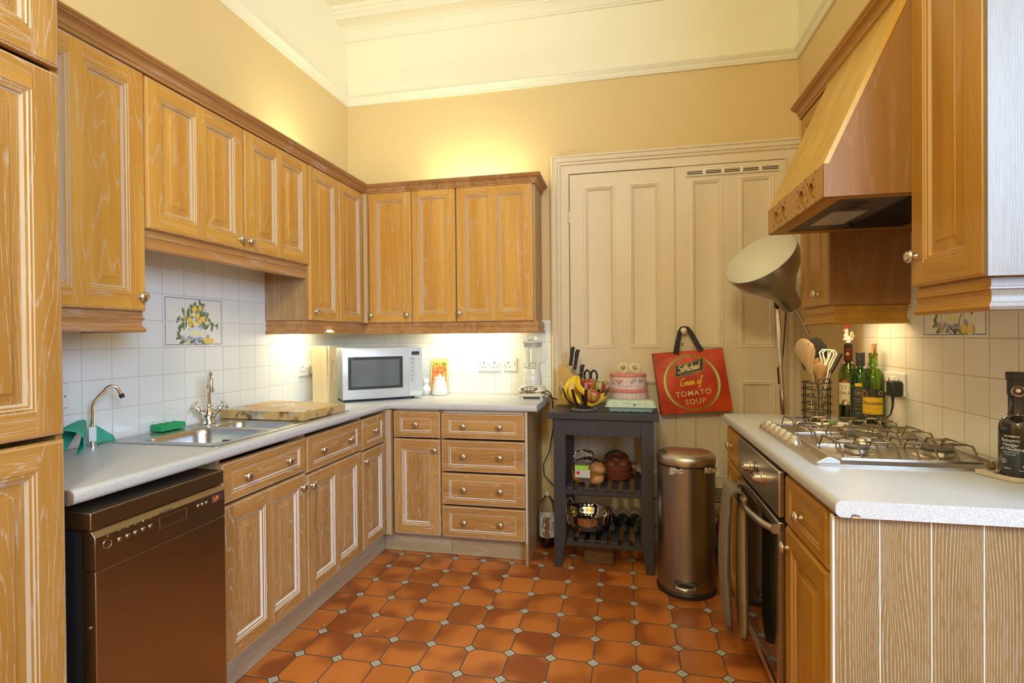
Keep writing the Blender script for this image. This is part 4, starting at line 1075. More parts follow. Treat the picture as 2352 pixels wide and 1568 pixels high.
# microwave
t = thing('microwave', 'silver microwave oven set across the corner of the worktop', 'microwave', (.288, 2.835, ZT), R(41))
W, H, D = .492, .312, .300
mb = MB(); mb.box(0, .012, .014, W, D, .014+H); part('casing', mb, ['silver'], t, bevel=.004)
mb = MB()
DWX = .400
def mwface(u): return -.010*math.sin(PI*u)
cols_ = 12; rowsb = [(.014, 0), (.014+H, 0)]
lo = []
for i in range(cols_+1):
    u = i/cols_; x = u*DWX; lo.append([(x, .012, .014), (x, mwface(u)*.6-.004, .016), (x, mwface(u)-.008, .030), (x, mwface(u)-.008, H-.002), (x, mwface(u)*.6-.004, H+.012), (x, .012, .014+H)])
mb.loft(lo, 0)
dr = part('door', mb, ['silver'], t, smooth=50)
M['mwg'] = plain('dark_grey_screen', (.05, .055, .06), .12); M['mwg2'] = plain('grey_mesh_screen', (.13, .15, .16), .18, var=.12)
mb = MB(); lo = []
for i in range(13):
    u = .075+.83*i/12; x = u*DWX; lo.append([(x, mwface(u)-.0095, .075), (x, mwface(u)-.0095, .270), (x, mwface(u)-.007, .270), (x, mwface(u)-.007, .075)])
mb.loft(lo, 0)
lo = []
for i in range(13):
    u = .12+.73*i/12; x = u*DWX; lo.append([(x, mwface(u)-.0100, .092), (x, mwface(u)-.0100, .252), (x, mwface(u)-.0085, .252), (x, mwface(u)-.0085, .092)])
mb.loft(lo, 1)
mb.text('Panasonic', .011, Tr(.066, -.0138, .258) @ Rx(90), 2, .0001, align='CENTER')
M['faint'] = plain('faint_grey_print', (.28, .29, .30), .4)
part('window', mb, ['mwg', 'mwg2', 'faint'], dr)
mb = MB(); mb.box(DWX+.002, -.004, .016, W, .012, .012+H); cpn = part('control_panel', mb, ['silver'], t, bevel=.002)
mb = MB(); mb.box(DWX+.022, -.0052, .275, DWX+.072, -.0035, .298); part('display', mb, ['mwg'], cpn)
M['key'] = plain('pale_keypad', (.66, .67, .66), .45); M['keyg'] = plain('grey_keypad', (.44, .45, .46), .45)
for i in range(8):
    mb = MB(); mb.box(DWX+.048, -.0056, .246-.0225*i, DWX+.084, -.0035, .260-.0225*i, 0); mb.box(DWX+.056, -.0059, .252-.0225*i, DWX+.076, -.0056, .254-.0225*i, 1); part('button', mb, ['key', 'faint'], cpn)
for i in range(6):
    mb = MB(); mb.box(DWX+.012, -.0052, .243-.026*i, DWX+.040, -.0035, .262-.026*i, 0); mb.box(DWX+.025, -.0055, .245-.026*i, DWX+.027, -.0052, .260-.026*i, 1); part('button', mb, ['keyg', 'faint'], cpn)
mb = MB(); mb.box(DWX+.012, -.0056, .022, DWX+.084, -.0035, .047, 0); part('open_button', mb, ['key'], cpn, bevel=.001)
for x in (.03, W-.05):
    for y in (.04, .26):
        mb = MB(); mb.cyl(.010, 0, .014, 10, 0, Tr(x, y, 0)); part('foot', mb, ['black'], t)
# shakers and card behind
t = thing('salt_shaker', 'small round white china shaker between the microwave and sugar jar', 'shaker', (.618, 3.330, ZT))
mb = MB(); mb.lathe([(.020, 0), (.024, .003), (.024, .006), (.033, .018), (.036, .034), (.031, .050), (.020, .062), (.017, .072), (.018, .078)], 24, 0); part('body', mb, ['ceram'], t, smooth=60)
mb = MB(); mb.lathe([(.0185, .078), (.0215, .083), (.0215, .095), (.017, .106), (.009, .112), (.0001, .113)], 24, 0); part('lid', mb, ['ceram'], t, smooth=60)
t = thing('lidded_jar', 'tapering white china jar with a knobbed lid', 'jar', (.712, 3.335, ZT))
mb = MB(); mb.lathe([(.044, 0), (.050, .004), (.051, .018), (.047, .050), (.040, .085), (.036, .112)], 28, 0); part('body', mb, ['ceram'], t, smooth=60)
mb = MB(); mb.lathe([(.038, .112), (.039, .117), (.030, .121), (.008, .124), (.006, .128), (.011, .133), (.011, .138), (.006, .142), (.0001, .142)], 28, 0); part('lid', mb, ['ceram'], t, smooth=60)
def mk_card():
    t = NT('orange_flower_print'); v = t.coord(); z = t.xyz(v)[2]
    n1 = t.noise(v, 42, 3, .6); n2 = t.noise(v, 70, 3, .6)
    g = t.mix(t.ss(n2, .42, .58), (.10, .22, .02), (.50, .48, .10)); o_ = t.mix(t.ss(n1, .40, .60), (.75, .10, .02), (.90, .36, .12))
    f = t.m('ADD', t.ss(z, .165, .205), t.m('MULTIPLY', t.m('SUBTRACT', n1, .5), .6), clamp=True)
    t.set(Base_Color=t.mix(f, o_, g), Roughness=.5); return t.mat
M['card'] = mk_card(); M['cardb'] = plain('yellow_card_border', (.72, .55, .20), .6)
mb = MB(); X = Rx(-6)
ol = [(0, 0), (.122, 0), (.122, .225), (.112, .240), (.010, .240), (0, .225)]
mb.prism(ol, lambda a, b, q: (a, q, b), 0, .004, 0, X); mb.box(.010, -.0006, .012, .112, 0, .215, 1, X)
solo('recipe_card', 'tall card printed with orange and green flowers leaning on the tiles', 'card', mb, ['cardb', 'card'], (.622, 3.396, ZT))
# blender
t = thing('blender', 'cream food blender with a glass jug at the end of the worktop', 'blender', (1.352, 3.262, ZT), R(4))
M['cr'] = plain('cream_enamel', (.72, .66, .52), .18, var=.01); M['crw'] = plain('off_white_enamel', (.72, .69, .63), .2, var=.01)
mb = MB(); S = lambda w_, d, r, z: rrect(-w_/2, -d/2, w_/2, d/2, r, z, 6)
mb.loft([S(.150, .14, .03, .012), S(.168, .16, .035, .016), S(.172, .165, .035, .034), S(.172, .165, .035, .050), S(.160, .150, .035, .064), S(.135, .128, .04, .074), S(.122, .118, .045, .082)], 0)
part('base', mb, ['cr'], t, smooth=60)
mb = MB(); mb.loft([S(.1735, .1665, .036, .034), S(.1735, .1665, .036, .048)], 0, False, False); mb.text('KitchenAid', .0135, Tr(-.005, -.0838, .0365) @ Rx(90), 1, .0001, bold=.0006)
part('metal_band', mb, ['steel', 'dark'], t, smooth=60)
mb = MB(); X = Tr(-.012, -.082, .064) @ Rx(62)
mb.loft([[(.052*math.cos(2*PI*k/24), .017*math.sin(2*PI*k/24), 0) for k in range(24)], [(.050*math.cos(2*PI*k/24), .015*math.sin(2*PI*k/24), .003) for k in range(24)]], 0, X=X)
kp = part('key_pad', mb, ['hollow'], t)
M['teal'] = plain('teal_button', (.18, .34, .30), .4)
for i in range(5):
    mb = MB(); mb.box(-.043+.0175*i, .000, .003, -.029+.0175*i, .009, .006, 0, X); mb.box(-.040+.0175*i, .003, .006, -.032+.0175*i, .006, .0065, 1, X); part('button', mb, ['crw', 'teal'], kp, bevel=.001)
for i in range(3):
    mb = MB(); mb.box(-.032+.022*i, -.012, .003, -.014+.022*i, -.003, .006, 0, X); part('button', mb, ['crw'], kp, bevel=.001)
mb = MB(); mb.lathe([(.060, .076), (.0595, .11), (.057, .135), (.056, .137), (.056, .140), (.054, .178), (.050, .186), (.0001, .186)], 32, 0); part('motor_housing', mb, ['crw'], t, smooth=50)
M['glass'] = glass('clear_glass', (.97, .99, .96), .01); M['tip'] = glass('clear_acrylic_tip', (.96, .95, .92), .08, 1.45, .85)
mb = MB(); mb.lathe([(.0001, .188), (.046, .188), (.050, .192), (.056, .25), (.062, .345), (.0585, .345), (.0525, .25), (.046, .197), (.0001, .195)], 32, 0)
mb.tube([(.058, -.005, .335), (.080, -.008, .332), (.090, -.010, .315), (.088, -.010, .240), (.078, -.008, .222), (.055, -.005, .222)], .006, 10, 0)
part('glass_jug', mb, ['glass'], t, smooth=60)
mb = MB()
for a in range(0, 360, 90): mb.tube([(0, 0, .197), (.022*math.cos(R(a)), .022*math.sin(R(a)), .205+.004*(a % 180)/90)], [.003, .001], 6, 0)
part('blade', mb, ['steel'], t)
mb = MB(); mb.lathe([(.056, .318), (.057, .342), (.065, .345), (.066, .352), (.060, .357), (.032, .358), (.0001, .358)], 32, 0); part('lid', mb, ['crw'], t, smooth=50)
mb = MB(); mb.lathe([(.020, .358), (.024, .364), (.033, .372), (.033, .380), (.026, .388), (.0001, .390)], 28, 0); part('lid_cap', mb, ['glass'], t, smooth=60)
for x, y in ((-.06, -.055), (.06, -.055), (-.06, .055), (.06, .055)):
    mb = MB(); mb.cyl(.011, 0, .014, 12, 0, Tr(x, y, 0)); part('foot', mb, ['crw'], t)
mb = MB(); mb.tube([(.075, .03, .045), (.095, .05, .036), (.112, .075, .012), (.120, .09, -.03), (.125, .09, -.20), (.095, .10, -.36), (.055, .115, -.45), (.06, .12, -.52), (.12, .12, -.58), (.22, .115, -.59)], .0036, 8, 0)
part('cable', mb, ['black'], t)
mb = MB(); mb.tube([(1.438, 3.30, ZT+.020), (1.462, 3.335, .905), (1.50, 3.36, .888), (1.56, 3.375, .8745), (1.63, 3.37, .8745), (1.66, 3.36, .8745)], .0036, 8, 0)
solo('black_cable', 'black cable crossing from the blender to the dark grey trolley', 'cable', mb, ['black'])
# string on the door knob
mb = MB(); x = .566
mb.tube([(x-.004, 2.138, .634), (x, 2.142, .618), (x, 2.136, .60), (x-.002, 2.142, .57), (x-.004, 2.138, .545), (x-.003, 2.128, .540), (x-.004, 2.130, .50), (x-.004, 2.126, .44), (x-.004, 2.136, .425), (x-.003, 2.143, .45), (x-.004, 2.150, .447), (x-.004, 2.175, .440), (x-.004, 2.150, .455), (x-.004, 2.148, .50), (x-.003, 2.150, .56), (x, 2.146, .60), (x-.004, 2.138, .634)], .0016, 6, 0)
M['string'] = plain('thin_brown_string', (.42, .25, .10), .8)
solo('string_loop', 'thin brown loop of string hanging from a cupboard knob below the sink', 'string', mb, ['string'])
mb = MB(); mb.tube([(.33, 3.40, 1.384), (.36, 3.42, 1.35), (.42, 3.432, 1.325), (.50, 3.432, 1.335), (.56, 3.42, 1.384)], .0025, 6, 0)
solo('white_cable', 'white lamp cable drooping below the back wall cupboard, above the microwave', 'cable', mb, ['white'])

# ================================================================ trolley
CX, CY, CR = 1.497, 2.918, R(-1.5)
M['trol'] = plain('slate_grey_paint', (.034, .035, .044), .42, var=.05)
t = thing('kitchen_trolley', 'dark slate grey wooden kitchen trolley with two slatted shelves', 'trolley', (CX, CY, 0), CR)
TW, TD, TH = .600, .470, .870
mb = MB(); mb.box(0, 0, TH-.036, TW, TD, TH); part('top_board', mb, ['trol'], t, bevel=.003)
for x in (.028, TW-.028-.066):
    for y in (.018, TD-.07):
        mb = MB(); x1 = x+.066; sg = 0 if x < .3 else 1
        fl = [(x, y, 0), (x1-.024, y, 0)] if not sg else [(x+.024, y, 0), (x1, y, 0)]
        a0, a1 = fl[0][0], fl[1][0]
        mb.loft([[(a0, y, 0), (a1, y, 0), (a1, y+.045, 0), (a0, y+.045, 0)], [(x, y, .17), (x1, y, .17), (x1, y+.045, .17), (x, y+.045, .17)], [(x, y, TH-.037), (x1, y, TH-.037), (x1, y+.045, TH-.037), (x, y+.045, TH-.037)]])
        part('leg', mb, ['trol'], t, bevel=.0015)
for nm, b in (('front_rail', (.094, .022, .742, TW-.094, .040, TH-.037)), ('back_rail', (.094, TD-.045, .742, TW-.094, TD-.027, TH-.037)), ('side_rail', (.036, .063, .742, .054, TD-.07, TH-.037)), ('side_rail', (TW-.054, .063, .742, TW-.036, TD-.07, TH-.037))):
    mb = MB(); mb.box(*b); part(nm, mb, ['trol'], t, bevel=.001)
for z in (.435, .145):
    for y in (.028, TD-.052):
        mb = MB(); mb.box(.094, y, z-.022, TW-.094, y+.022, z); part('shelf_bearer', mb, ['trol'], t)
    for i in range(7):
        mb = MB(); x = .098+.0617*i; mb.box(x, .024, z+.0005, x+.034, TD-.03, z+.018); part('slat', mb, ['trol'], t, bevel=.001)
ZC_ = TH+.0005
def on(x, y): # trolley frame to world
    c, s_ = math.cos(CR), math.sin(CR); return (CX+x*c-y*s_, CY+x*s_+y*c)
# knife block
t = thing('knife_block', 'pale wooden knife block on the trolley, behind the bananas', 'knife block', (1.588, 3.285, ZC_), R(-12))
M['kblk'] = wood('pale_beech', 'y', (.58, .36, .10), (.66, .43, .14), .03, rings=.3)
mb = MB(); pr = [(-.070, 0), (.072, 0), (.078, .07), (.060, .12), (-.012, .243), (-.060, .243)]
mb.prism(pr, lambda a, b, q: (a, q, b), -.045, .045, 0); part('block', mb, ['kblk'], t, bevel=.002)
mb = MB(); mb.box(.073, -.045, 0, .130, .045, .125); part('scissor_block', mb, ['kblk'], t, bevel=.002)
def knife(label, loc, L, tilt, rz):
    t = thing('kitchen_knife', label, 'knife', loc, R(rz), 'black handled knives in the block'); X = Ry(tilt)
    mb = MB(); hw = .011
    mb.loft([rrect(-hw, -.007, hw, .007, .004, 0, 3), rrect(-hw*.9, -.008, hw*.9, .008, .004, L*.4, 3), rrect(-hw*1.15, -.008, hw*1.15, .008, .004, L*.85, 3), rrect(-hw*.6, -.006, hw*1.5, .006, .004, L, 3)], 0, X=X)
    h = part('handle', mb, ['black'], t, smooth=50)
    for q in (.18, .5, .82):
        mb = MB(); mb.cyl(.0032, .0075, .0092, 10, 0, X @ Tr(0, 0, L*q) @ Rx(90)); part('rivet', mb, ['steel'], h)
    mb = MB(); mb.box(-.012, -.006, -.020, .012, .006, .0005, 0, X); mb.box(-.010, -.001, -.045, .010, .001, -.020, 0, X); part('bolster', mb, ['brushed'], t, bevel=.002)
    return t
knife('black handled knife standing tallest in the block, furthest left', (1.590, 3.292, 1.112), .118, 7, -12)
knife('black handled knife just right of the tallest one in the block', (1.618, 3.262, 1.090), .125, 9, -12)
knife('shortest black handled knife in the block, lower right of the two long ones', (1.655, 3.235, 1.028), .095, 8, -12)
t = thing('kitchen_scissors', 'black handled kitchen scissors standing in the block behind the apples', 'scissors', (1.716, 3.262, .9965), R(-10))
for s_, dx in ((-1, -.022), (1, .020)):
    mb = MB(); c = (dx, .0, .052)
    pts = [(c[0]+.019*math.cos(R(a)), 0, c[2]+.036*math.sin(R(a))) for a in range(0, 360, 24)]
    mb.tube(pts, .0065, 10, 0, closed=True); mb.tube([(dx+s_*.004, 0, .018), (dx*.3, 0, -.01)], .009, 10, 0); part('handle', mb, ['black'], t, smooth=60)
mb = MB(); mb.box(-.009, -.002, -.06, .009, .002, -.008); part('blade', mb, ['steel'], t)
# fruit bowl: glass foot and curved strips with clear tips
BX, BY = 1.690, 3.060
t = thing('fruit_bowl', 'fruit bowl of curved brown strips with clear tips, holding bananas and apples', 'bowl', (BX, BY, ZC_))
M['brn'] = plain('dark_brown_acrylic', (.045, .014, .008), .15)
mb = MB(); mb.lathe([(.0001, 0), (.072, 0), (.075, .004), (.070, .008), (.03, .010), (.0001, .010)], 32, 0); part('foot', mb, ['tip'], t, smooth=50)
for k in range(12):
    a = 360*k/12+8; X = Rz(a)
    prof = [(.020, .010), (.055, .018), (.090, .040), (.118, .072), (.136, .108), (.144, .130)]; tip = [(.144, .130), (.149, .150), (.152, .168)]
    def strip_(pr, m):
        lo = []
        for i, (r_, z) in enumerate(pr):
            hw = .0085; lo.append([(r_, -hw, z), (r_+.0035, -hw, z-.0015), (r_+.0035, hw, z-.0015), (r_, hw, z)])
        mb = MB(); mb.loft(lo, 0, X=X); return mb
    rb = part('rib', strip_(prof, 0), ['brn'], t, smooth=60)
    part('clear_tip', strip_(tip, 0), ['tip'], rb, smooth=60)
M['ban'] = plain('ripe_banana', (.78, .52, .025), .45, var=.12); M['bant'] = plain('brown_stalk', (.16, .09, .03), .7)
def banana(label, pts, r):
    P = [Vector(p) for p in pts]; n = 18; Q = []
    for i in range(n+1):
        u = i/n*(len(P)-1); a = min(int(u), len(P)-2); f = u-a
        p0, p1, p2, p3 = P[max(a-1, 0)], P[a], P[a+1], P[min(a+2, len(P)-1)]
        Q.append(.5*((2*p1)+(-p0+p2)*f+(2*p0-5*p1+4*p2-p3)*f*f+(-p0+3*p1-3*p2+p3)*f**3))
    rad = [r*(.35 if i < 2 else (.35+.65*min(1, (i-1)/4))) * (1 if i < n-3 else [1, .85, .55, .22][i-(n-3)]) for i in range(n+1)]
    mb = MB(); mb.tube(Q, rad, 7, 0); mb.tube([Q[0]+(Q[0]-Q[1])*.6, Q[0], Q[1]], [r*.33, r*.36, r*.37], 7, 1); mb.tube([Q[-2], Q[-1]+(Q[-1]-Q[-2])*.4], [r*.3, r*.15], 6, 1)
    return solo('banana', label, 'banana', mb, ['ban', 'bant'], (BX, BY, ZC_), group='bananas in the fruit bowl', smooth=25)
banana('leftmost banana of the bunch, curving down the side of the bowl', [(-.040, -.01, .200), (-.085, -.03, .150), (-.108, -.035, .095), (-.080, -.03, .040)], .0185)
banana('front banana of the bunch, running from the stalk to the bottom of the bowl', [(-.034, -.015, .200), (-.062, -.055, .150), (-.060, -.085, .095), (-.015, -.085, .045)], .0185)
banana('banana crossing behind the front apple', [(-.030, -.008, .198), (-.030, -.045, .140), (.015, -.062, .100), (.062, -.052, .086)], .0185)
banana('banana lying low at the right of the bowl', [(.0, -.060, .045), (.05, -.078, .046), (.095, -.050, .070), (.118, -.025, .095)], .0175)
banana('banana at the back of the bunch', [(-.036, .0, .200), (-.070, .02, .150), (-.070, .045, .095), (-.030, .05, .055)], .0185)
def mk_apple(name, a, b):
    t = NT(name); v = t.coord(); n1 = t.noise(t.scale(v, (22, 22, 5)), 1, 3)
    t.set(Base_Color=t.mix(t.ss(n1, .48, .64), a, b), Roughness=.22); return t.mat
M['apr'] = mk_apple('red_apple', (.34, .03, .02), (.42, .16, .04)); M['apg'] = mk_apple('green_red_apple', (.38, .38, .07), (.40, .07, .03))
def apple(label, x, y, z, mat, tilt=0):
    X = Ry(tilt); mb = MB(); r = .0405
    pr = [(.0001, .008), (.012, .003), (.022, .002), (.034, .018), (.0405, .040), (.038, .058), (.028, .070), (.014, .070), (.006, .064), (.0001, .060)]
    mb.lathe(pr, 22, 0, X); mb.tube([X @ Vector((0, 0, .060)), X @ Vector((.002, 0, .078))], .0014, 6, 1)
    return solo('apple', label, 'apple', mb, [mat, 'bant'], (BX+x, BY+y, ZC_+z), group='apples in the fruit bowl', smooth=60)
apple('green and red apple at the front of the bowl', .040, -.095, .056, 'apg', 25)
apple('dark red apple behind the front apple', .040, .0, .105, 'apr', -15)
apple('red apple left of centre at the back of the bowl', -.008, .055, .098, 'apr', 10)
apple('red green apple leaning on the right edge of the bowl', .098, .030, .090, 'apg', -20)
# cake tins and roses
def mk_tin():
    t = NT('pink_striped_tin'); v = t.coord(); s = t.xyz(v)
    an = t.m('ARCTAN2', s[1], s[0]); st = t.m('GREATER_THAN', t.m('FRACT', t.m('MULTIPLY', an, 4.2)), .5)
    t.set(Base_Color=t.mix(st, (.78, .55, .54), (.76, .66, .66)), Roughness=.25); return t.mat
M['tin'] = mk_tin()
def mk_dots():
    t = NT('pink_dotted_lid'); v = t.coord(); vo = t.n('TexVoronoi'); vo.inputs['Scale'].default_value = 95; t.L(v, vo.inputs['Vector'])
    t.set(Base_Color=t.mix(t.ss(vo.outputs['Distance'], .22, .30), (.85, .75, .70), (.72, .24, .20)), Roughness=.25); return t.mat
M['dots'] = mk_dots()
for q, (r_, z0, h_, lab) in enumerate([(.116, 0, .105, 'larger pink striped round cake tin at the bottom of the pair'), (.107, .1055, .092, 'smaller pink striped cake tin with cupcake pictures, carrying two roses')]):
    t = thing('cake_tin', lab, 'cake tin', (1.938, 3.27, ZC_+z0), 0, 'stacked pink cake tins')
    mb = MB(); mb.lathe([(r_-.003, 0), (r_, .003), (r_, h_-.014)], 40, 0); part('body', mb, ['tin'], t)
    mb = MB(); mb.lathe([(r_+.002, h_-.018), (r_+.003, h_-.016), (r_+.003, h_-.003), (r_, h_), (.0001, h_)], 40, 0); part('lid', mb, ['dots'], t)
    if q:
        mb = MB(); rn = random.Random(2)
        for i, (an, z, k) in enumerate([(-150, .055, 1), (-143, .035, 0), (-126, .052, 1), (-118, .040, 2), (-112, .052, 0), (-98, .055, 3), (-78, .045, 0), (-70, .056, 2), (-62, .040, 3), (-50, .050, 2), (-40, .052, 1)]):
            a = R(an); c = Vector((math.cos(a)*(r_+.0008), math.sin(a)*(r_+.0008), z)); u = Vector((-math.sin(a), math.cos(a), 0)); d = .011 if k != 3 else .009
            mb.poly([c+u*d*math.cos(R(p))*1.0+Vector((0, 0, d*.8*math.sin(R(p)))) for p in range(0, 360, 36)], k)
        for i in range(11):
            a = R(-122+4.2*i); z = .024-.008*math.sin(PI*i/10); c = Vector((math.cos(a)*(r_+.0009), math.sin(a)*(r_+.0009), z)); u = Vector((-math.sin(a), math.cos(a), 0))
            mb.poly([c, c+u*.004+Vector((0, 0, .001)), c+u*.004+Vector((0, 0, .0045)), c+Vector((0, 0, .0028))], 4)
        part('cake_pictures', mb, ['ckpink', 'cktan', 'ckpurp', 'crw', 'dark'] if False else ['dots', 'kblk', 'flw', 'crw', 'dark'], t)
M['petal'] = plain('cream_petal', (.80, .68, .42), .6, var=.05)
def rose(label, loc, tilt, rz):
    mb = MB(); mb.lathe([(.0001, .002), (.004, .006), (.006, .022), (.0035, .036), (.0001, .038)], 10, 0)
    N = 19
    for k in range(N):
        f = k/(N-1); a0 = 137.5*k; r_ = .005+.020*f**.85; h = .037-.013*f; half = 72-26*f; flare = .003+.012*f**1.5
        lo = []
        for i in range(8):
            u = i/7; row = []
            for j in range(9):
                v = j/8*2-1; rr = r_*(.30+.70*min(1, u*1.5)) + flare*max(0, u-.55)**1.6*3.2*(1-.25*v*v); z = .002+h*u*(1-.16*v*v*u) - flare*1.1*max(0, u-.8)*3
                rr += .0008*math.sin(5*v+k)
                row.append((rr*math.cos(R(a0+half*v)), rr*math.sin(R(a0+half*v)), z))
            lo.append(row)
        mb.loft(lo, 0, False, False, False)
    mb.sph((0, 0, -.001), .008, 1, 10)
    o = solo('rose', label, 'rose', mb, ['petal', 'leafl'], loc, group='cream roses on the cake tin', rot=(R(tilt), 0, R(rz)), smooth=60)
    s = o.modifiers.new('s', 'SOLIDIFY'); s.thickness = .0007
    return o
zr = ZC_+.1975
rose('cream rose on the pink tin, the left of the two', (1.912, 3.215, zr+.030), 62, -12)
rose('cream rose on the pink tin, the right of the two', (1.978, 3.205, zr+.031), 68, 8)
# egg box
t = thing('egg_box', 'pale green card egg box on the front right of the trolley', 'egg box', (1.950, 3.020, ZC_), R(-1))
M['egg'] = plain('pale_green_pulp', (.52, .60, .47), .85, var=.03, bump=.3); M['egg2'] = plain('blue_green_pulp', (.34, .48, .44), .85, var=.05, bump=.3)
mb = MB(); E_ = lambda x, y, r_, z: rrect(-x, -y, x, y, r_, z, 5)
mb.loft([E_(.118, .040, .02, .004), E_(.126, .046, .025, .016), E_(.135, .052, .03, .026), E_(.142, .056, .03, .028)], 0)
for i in range(6):
    for j in (0, 1): mb.lathe([(.012, 0), (.017, .004), (.020, .022)], 12, 0, Tr(-.102+.041*i, -.024+.048*j, 0))
part('egg_tray', mb, ['egg2'], t, smooth=50)
mb = MB(); mb.loft([E_(.143, .056, .03, .0285), E_(.136, .052, .03, .036), E_(.130, .046, .028, .058), E_(.120, .036, .02, .066)], 0); ld = part('lid', mb, ['egg'], t, smooth=50)
mb = MB()
for x in (-.085, .085):
    mb.tube([(x+.011*math.cos(R(a)), -.0535+.0012*math.sin(R(a)), .046+.010*math.sin(R(a))) for a in range(0, 360, 30)], .0008, 5, 0, closed=True)
X = Tr(0, -.0502, .043) @ Rx(80)
mb.text('12 free range', .0085, X @ Tr(-.018, .006, 0), 1, .0003, align='CENTER'); mb.text('Sainsbury\'s', .009, X @ Tr(-.020, -.014, .002), 1, .0003, align='CENTER')
mb.text('t', .012, X @ Tr(.0215, -.005, .0012), 2, .0003); mb.lathe([(.0085, 0), (.0001, .0004)], 18, 1, X @ Tr(.0215, -.001, .0006))
mb.box(.034, -.0006, -.001, .056, .0006, .0012, 1, X @ Rx(-90) @ Tr(0, 0, .006))
part('print', mb, ['egg2', 'leafd', 'crw'], ld, smooth=0)
# ---------------------------------------------------------------- trolley shelves
M['film'] = glass('clear_bag', (1, .98, .95), .05, 1.22); M['roll'] = plain('baked_crust', (.48, .23, .06), .6, var=.2, bump=.2); M['terr'] = plain('dark_terracotta', (.22, .055, .025), .45, var=.1)
M['lgreen'] = plain('lime_green_label', (.25, .50, .03), .45); M['lgrey'] = plain('grey_white_label', (.48, .44, .42), .5); M['lblk'] = plain('black_label', (.03, .03, .035), .4)
def blob(mb, c, r, sx, sy, sz, m=0, seed=1, n=16, amp=.08):
    rn = random.Random(seed); ph = [rn.uniform(0, 6) for _ in range(6)]; lo = []
    for i in range(n//2+1):
        th = PI*i/(n//2); row = []
        for k in range(n):
            a = 2*PI*k/n; q = 1+amp*(math.sin(3*a+ph[0]+2*th)+math.sin(5*a+ph[1]-3*th)*.6+math.sin(7*th+ph[2])*.4)
            rr = max(1e-4, math.sin(th))*r*q; row.append((c[0]+rr*math.cos(a)*sx, c[1]+rr*math.sin(a)*sy, c[2]-r*math.cos(th)*sz*q))
        lo.append(row)
    mb.loft(lo, m)
sx_, sy_ = on(.212, .112)
t = thing('bag_of_rolls', 'clear bag of bread rolls with a green and white label on the upper shelf', 'bread', (sx_, sy_, .4545), R(-8))
mb = MB()
for i, (x, y, z) in enumerate([(-.045, 0, .035), (.045, -.01, .035), (-.03, 0, .085), (.05, .0, .085)]):
    mb = MB(); blob(mb, (x, y, z), .048, 1, .95, .72, 0, i, amp=.02); part('bread_roll', mb, ['roll'], t, smooth=60)
mb = MB(); blob(mb, (0, 0, .075), .085, 1.15, .72, .88, 0, 5, 28, .045); blob(mb, (-.02, 0, .15), .045, 1.3, .5, .9, 0, 7, 22, .10)
part('film_wrap', mb, ['film'], t, smooth=60)
mb = MB()
def lab(mb, x0, z0, x1, z1, m, y=-.070): 
    mb.add([(x0, y-.0, z0), (x1, y-.003, z0+.002), (x1, y+.004, z1+.002), (x0, y+.007, z1)], [(0, 1, 2, 3)], m); mb.add([(x0, y+.002, z0), (x1, y-.001, z0+.002), (x1, y+.006, z1+.002), (x0, y+.009, z1)], [(0, 1, 2, 3)], m)
lab(mb, -.062, .118, .016, .135, 2); lab(mb, -.062, .092, .014, .118, 0); lab(mb, -.060, .048, .026, .092, 1, -.074); lab(mb, -.030, .025, .028, .048, 2, -.076)
mb.lathe([(.010, 0), (.0001, .0005)], 14, 3, Tr(-.042, -.0745, .074) @ Rx(90))
part('label', mb, ['lgreen', 'lgrey', 'lblk', 'red'], t, smooth=0)
sx2, sy2 = on(.365, .268)
for k in range(2):
    t = thing('terracotta_dish', ['round terracotta dish at the bottom of the stacked pair on the upper shelf', 'round terracotta dish on top of the stacked pair, holding a bag'][k], 'dish', (sx2, sy2, .4545+.038*k), R(20), 'stacked terracotta dishes')
    mb = MB(); mb.lathe([((1-.07*k)*a_, b_) for a_, b_ in [(.0001, 0), (.080, 0), (.094, .010), (.098, .044), (.103, .048), (.1035, .052), (.098, .052), (.092, .046), (.085, .012), (.0001, .008)]], 36, 0); part('dish_body', mb, ['terr'], t, smooth=50)
    for s_ in (-1, 1):
        mb = MB(); mb.tube([(s_*.100, -.022, .040), (s_*.118, -.012, .042), (s_*.120, .0, .042), (s_*.118, .012, .042), (s_*.100, .022, .040)], .005, 8, 0); part('handle', mb, ['terr'], t)
t = thing('bag_of_buns', 'clear bag of brown buns with a black label in the terracotta dish', 'bread', (sx2+.002, sy2, .5015), R(15))
for i, (x, y) in enumerate([(-.035, 0), (.03, 0)]):
    mb = MB(); blob(mb, (x, y, .034), .040, 1, 1, .75, 0, i+9, amp=.02); part('bun', mb, ['bunb'] if 'bunb' in M else ['terr'], t, smooth=60)
mb = MB(); blob(mb, (0, 0, .055), .070, 1.1, .8, .75, 0, 12, 26, .05); part('film_wrap', mb, ['film'], t, smooth=60)
mb = MB()
lo = []
for i in range(9):
    a = R(20+140*i/8); lo.append([(.076*math.cos(a), -.030, .055+.056*math.sin(a)), (.076*math.cos(a), .030, .055+.056*math.sin(a)), (.073*math.cos(a), .030, .055+.053*math.sin(a)), (.073*math.cos(a), -.030, .055+.053*math.sin(a))])
mb.loft(lo, 0); part('label', mb, ['lblk'], t)
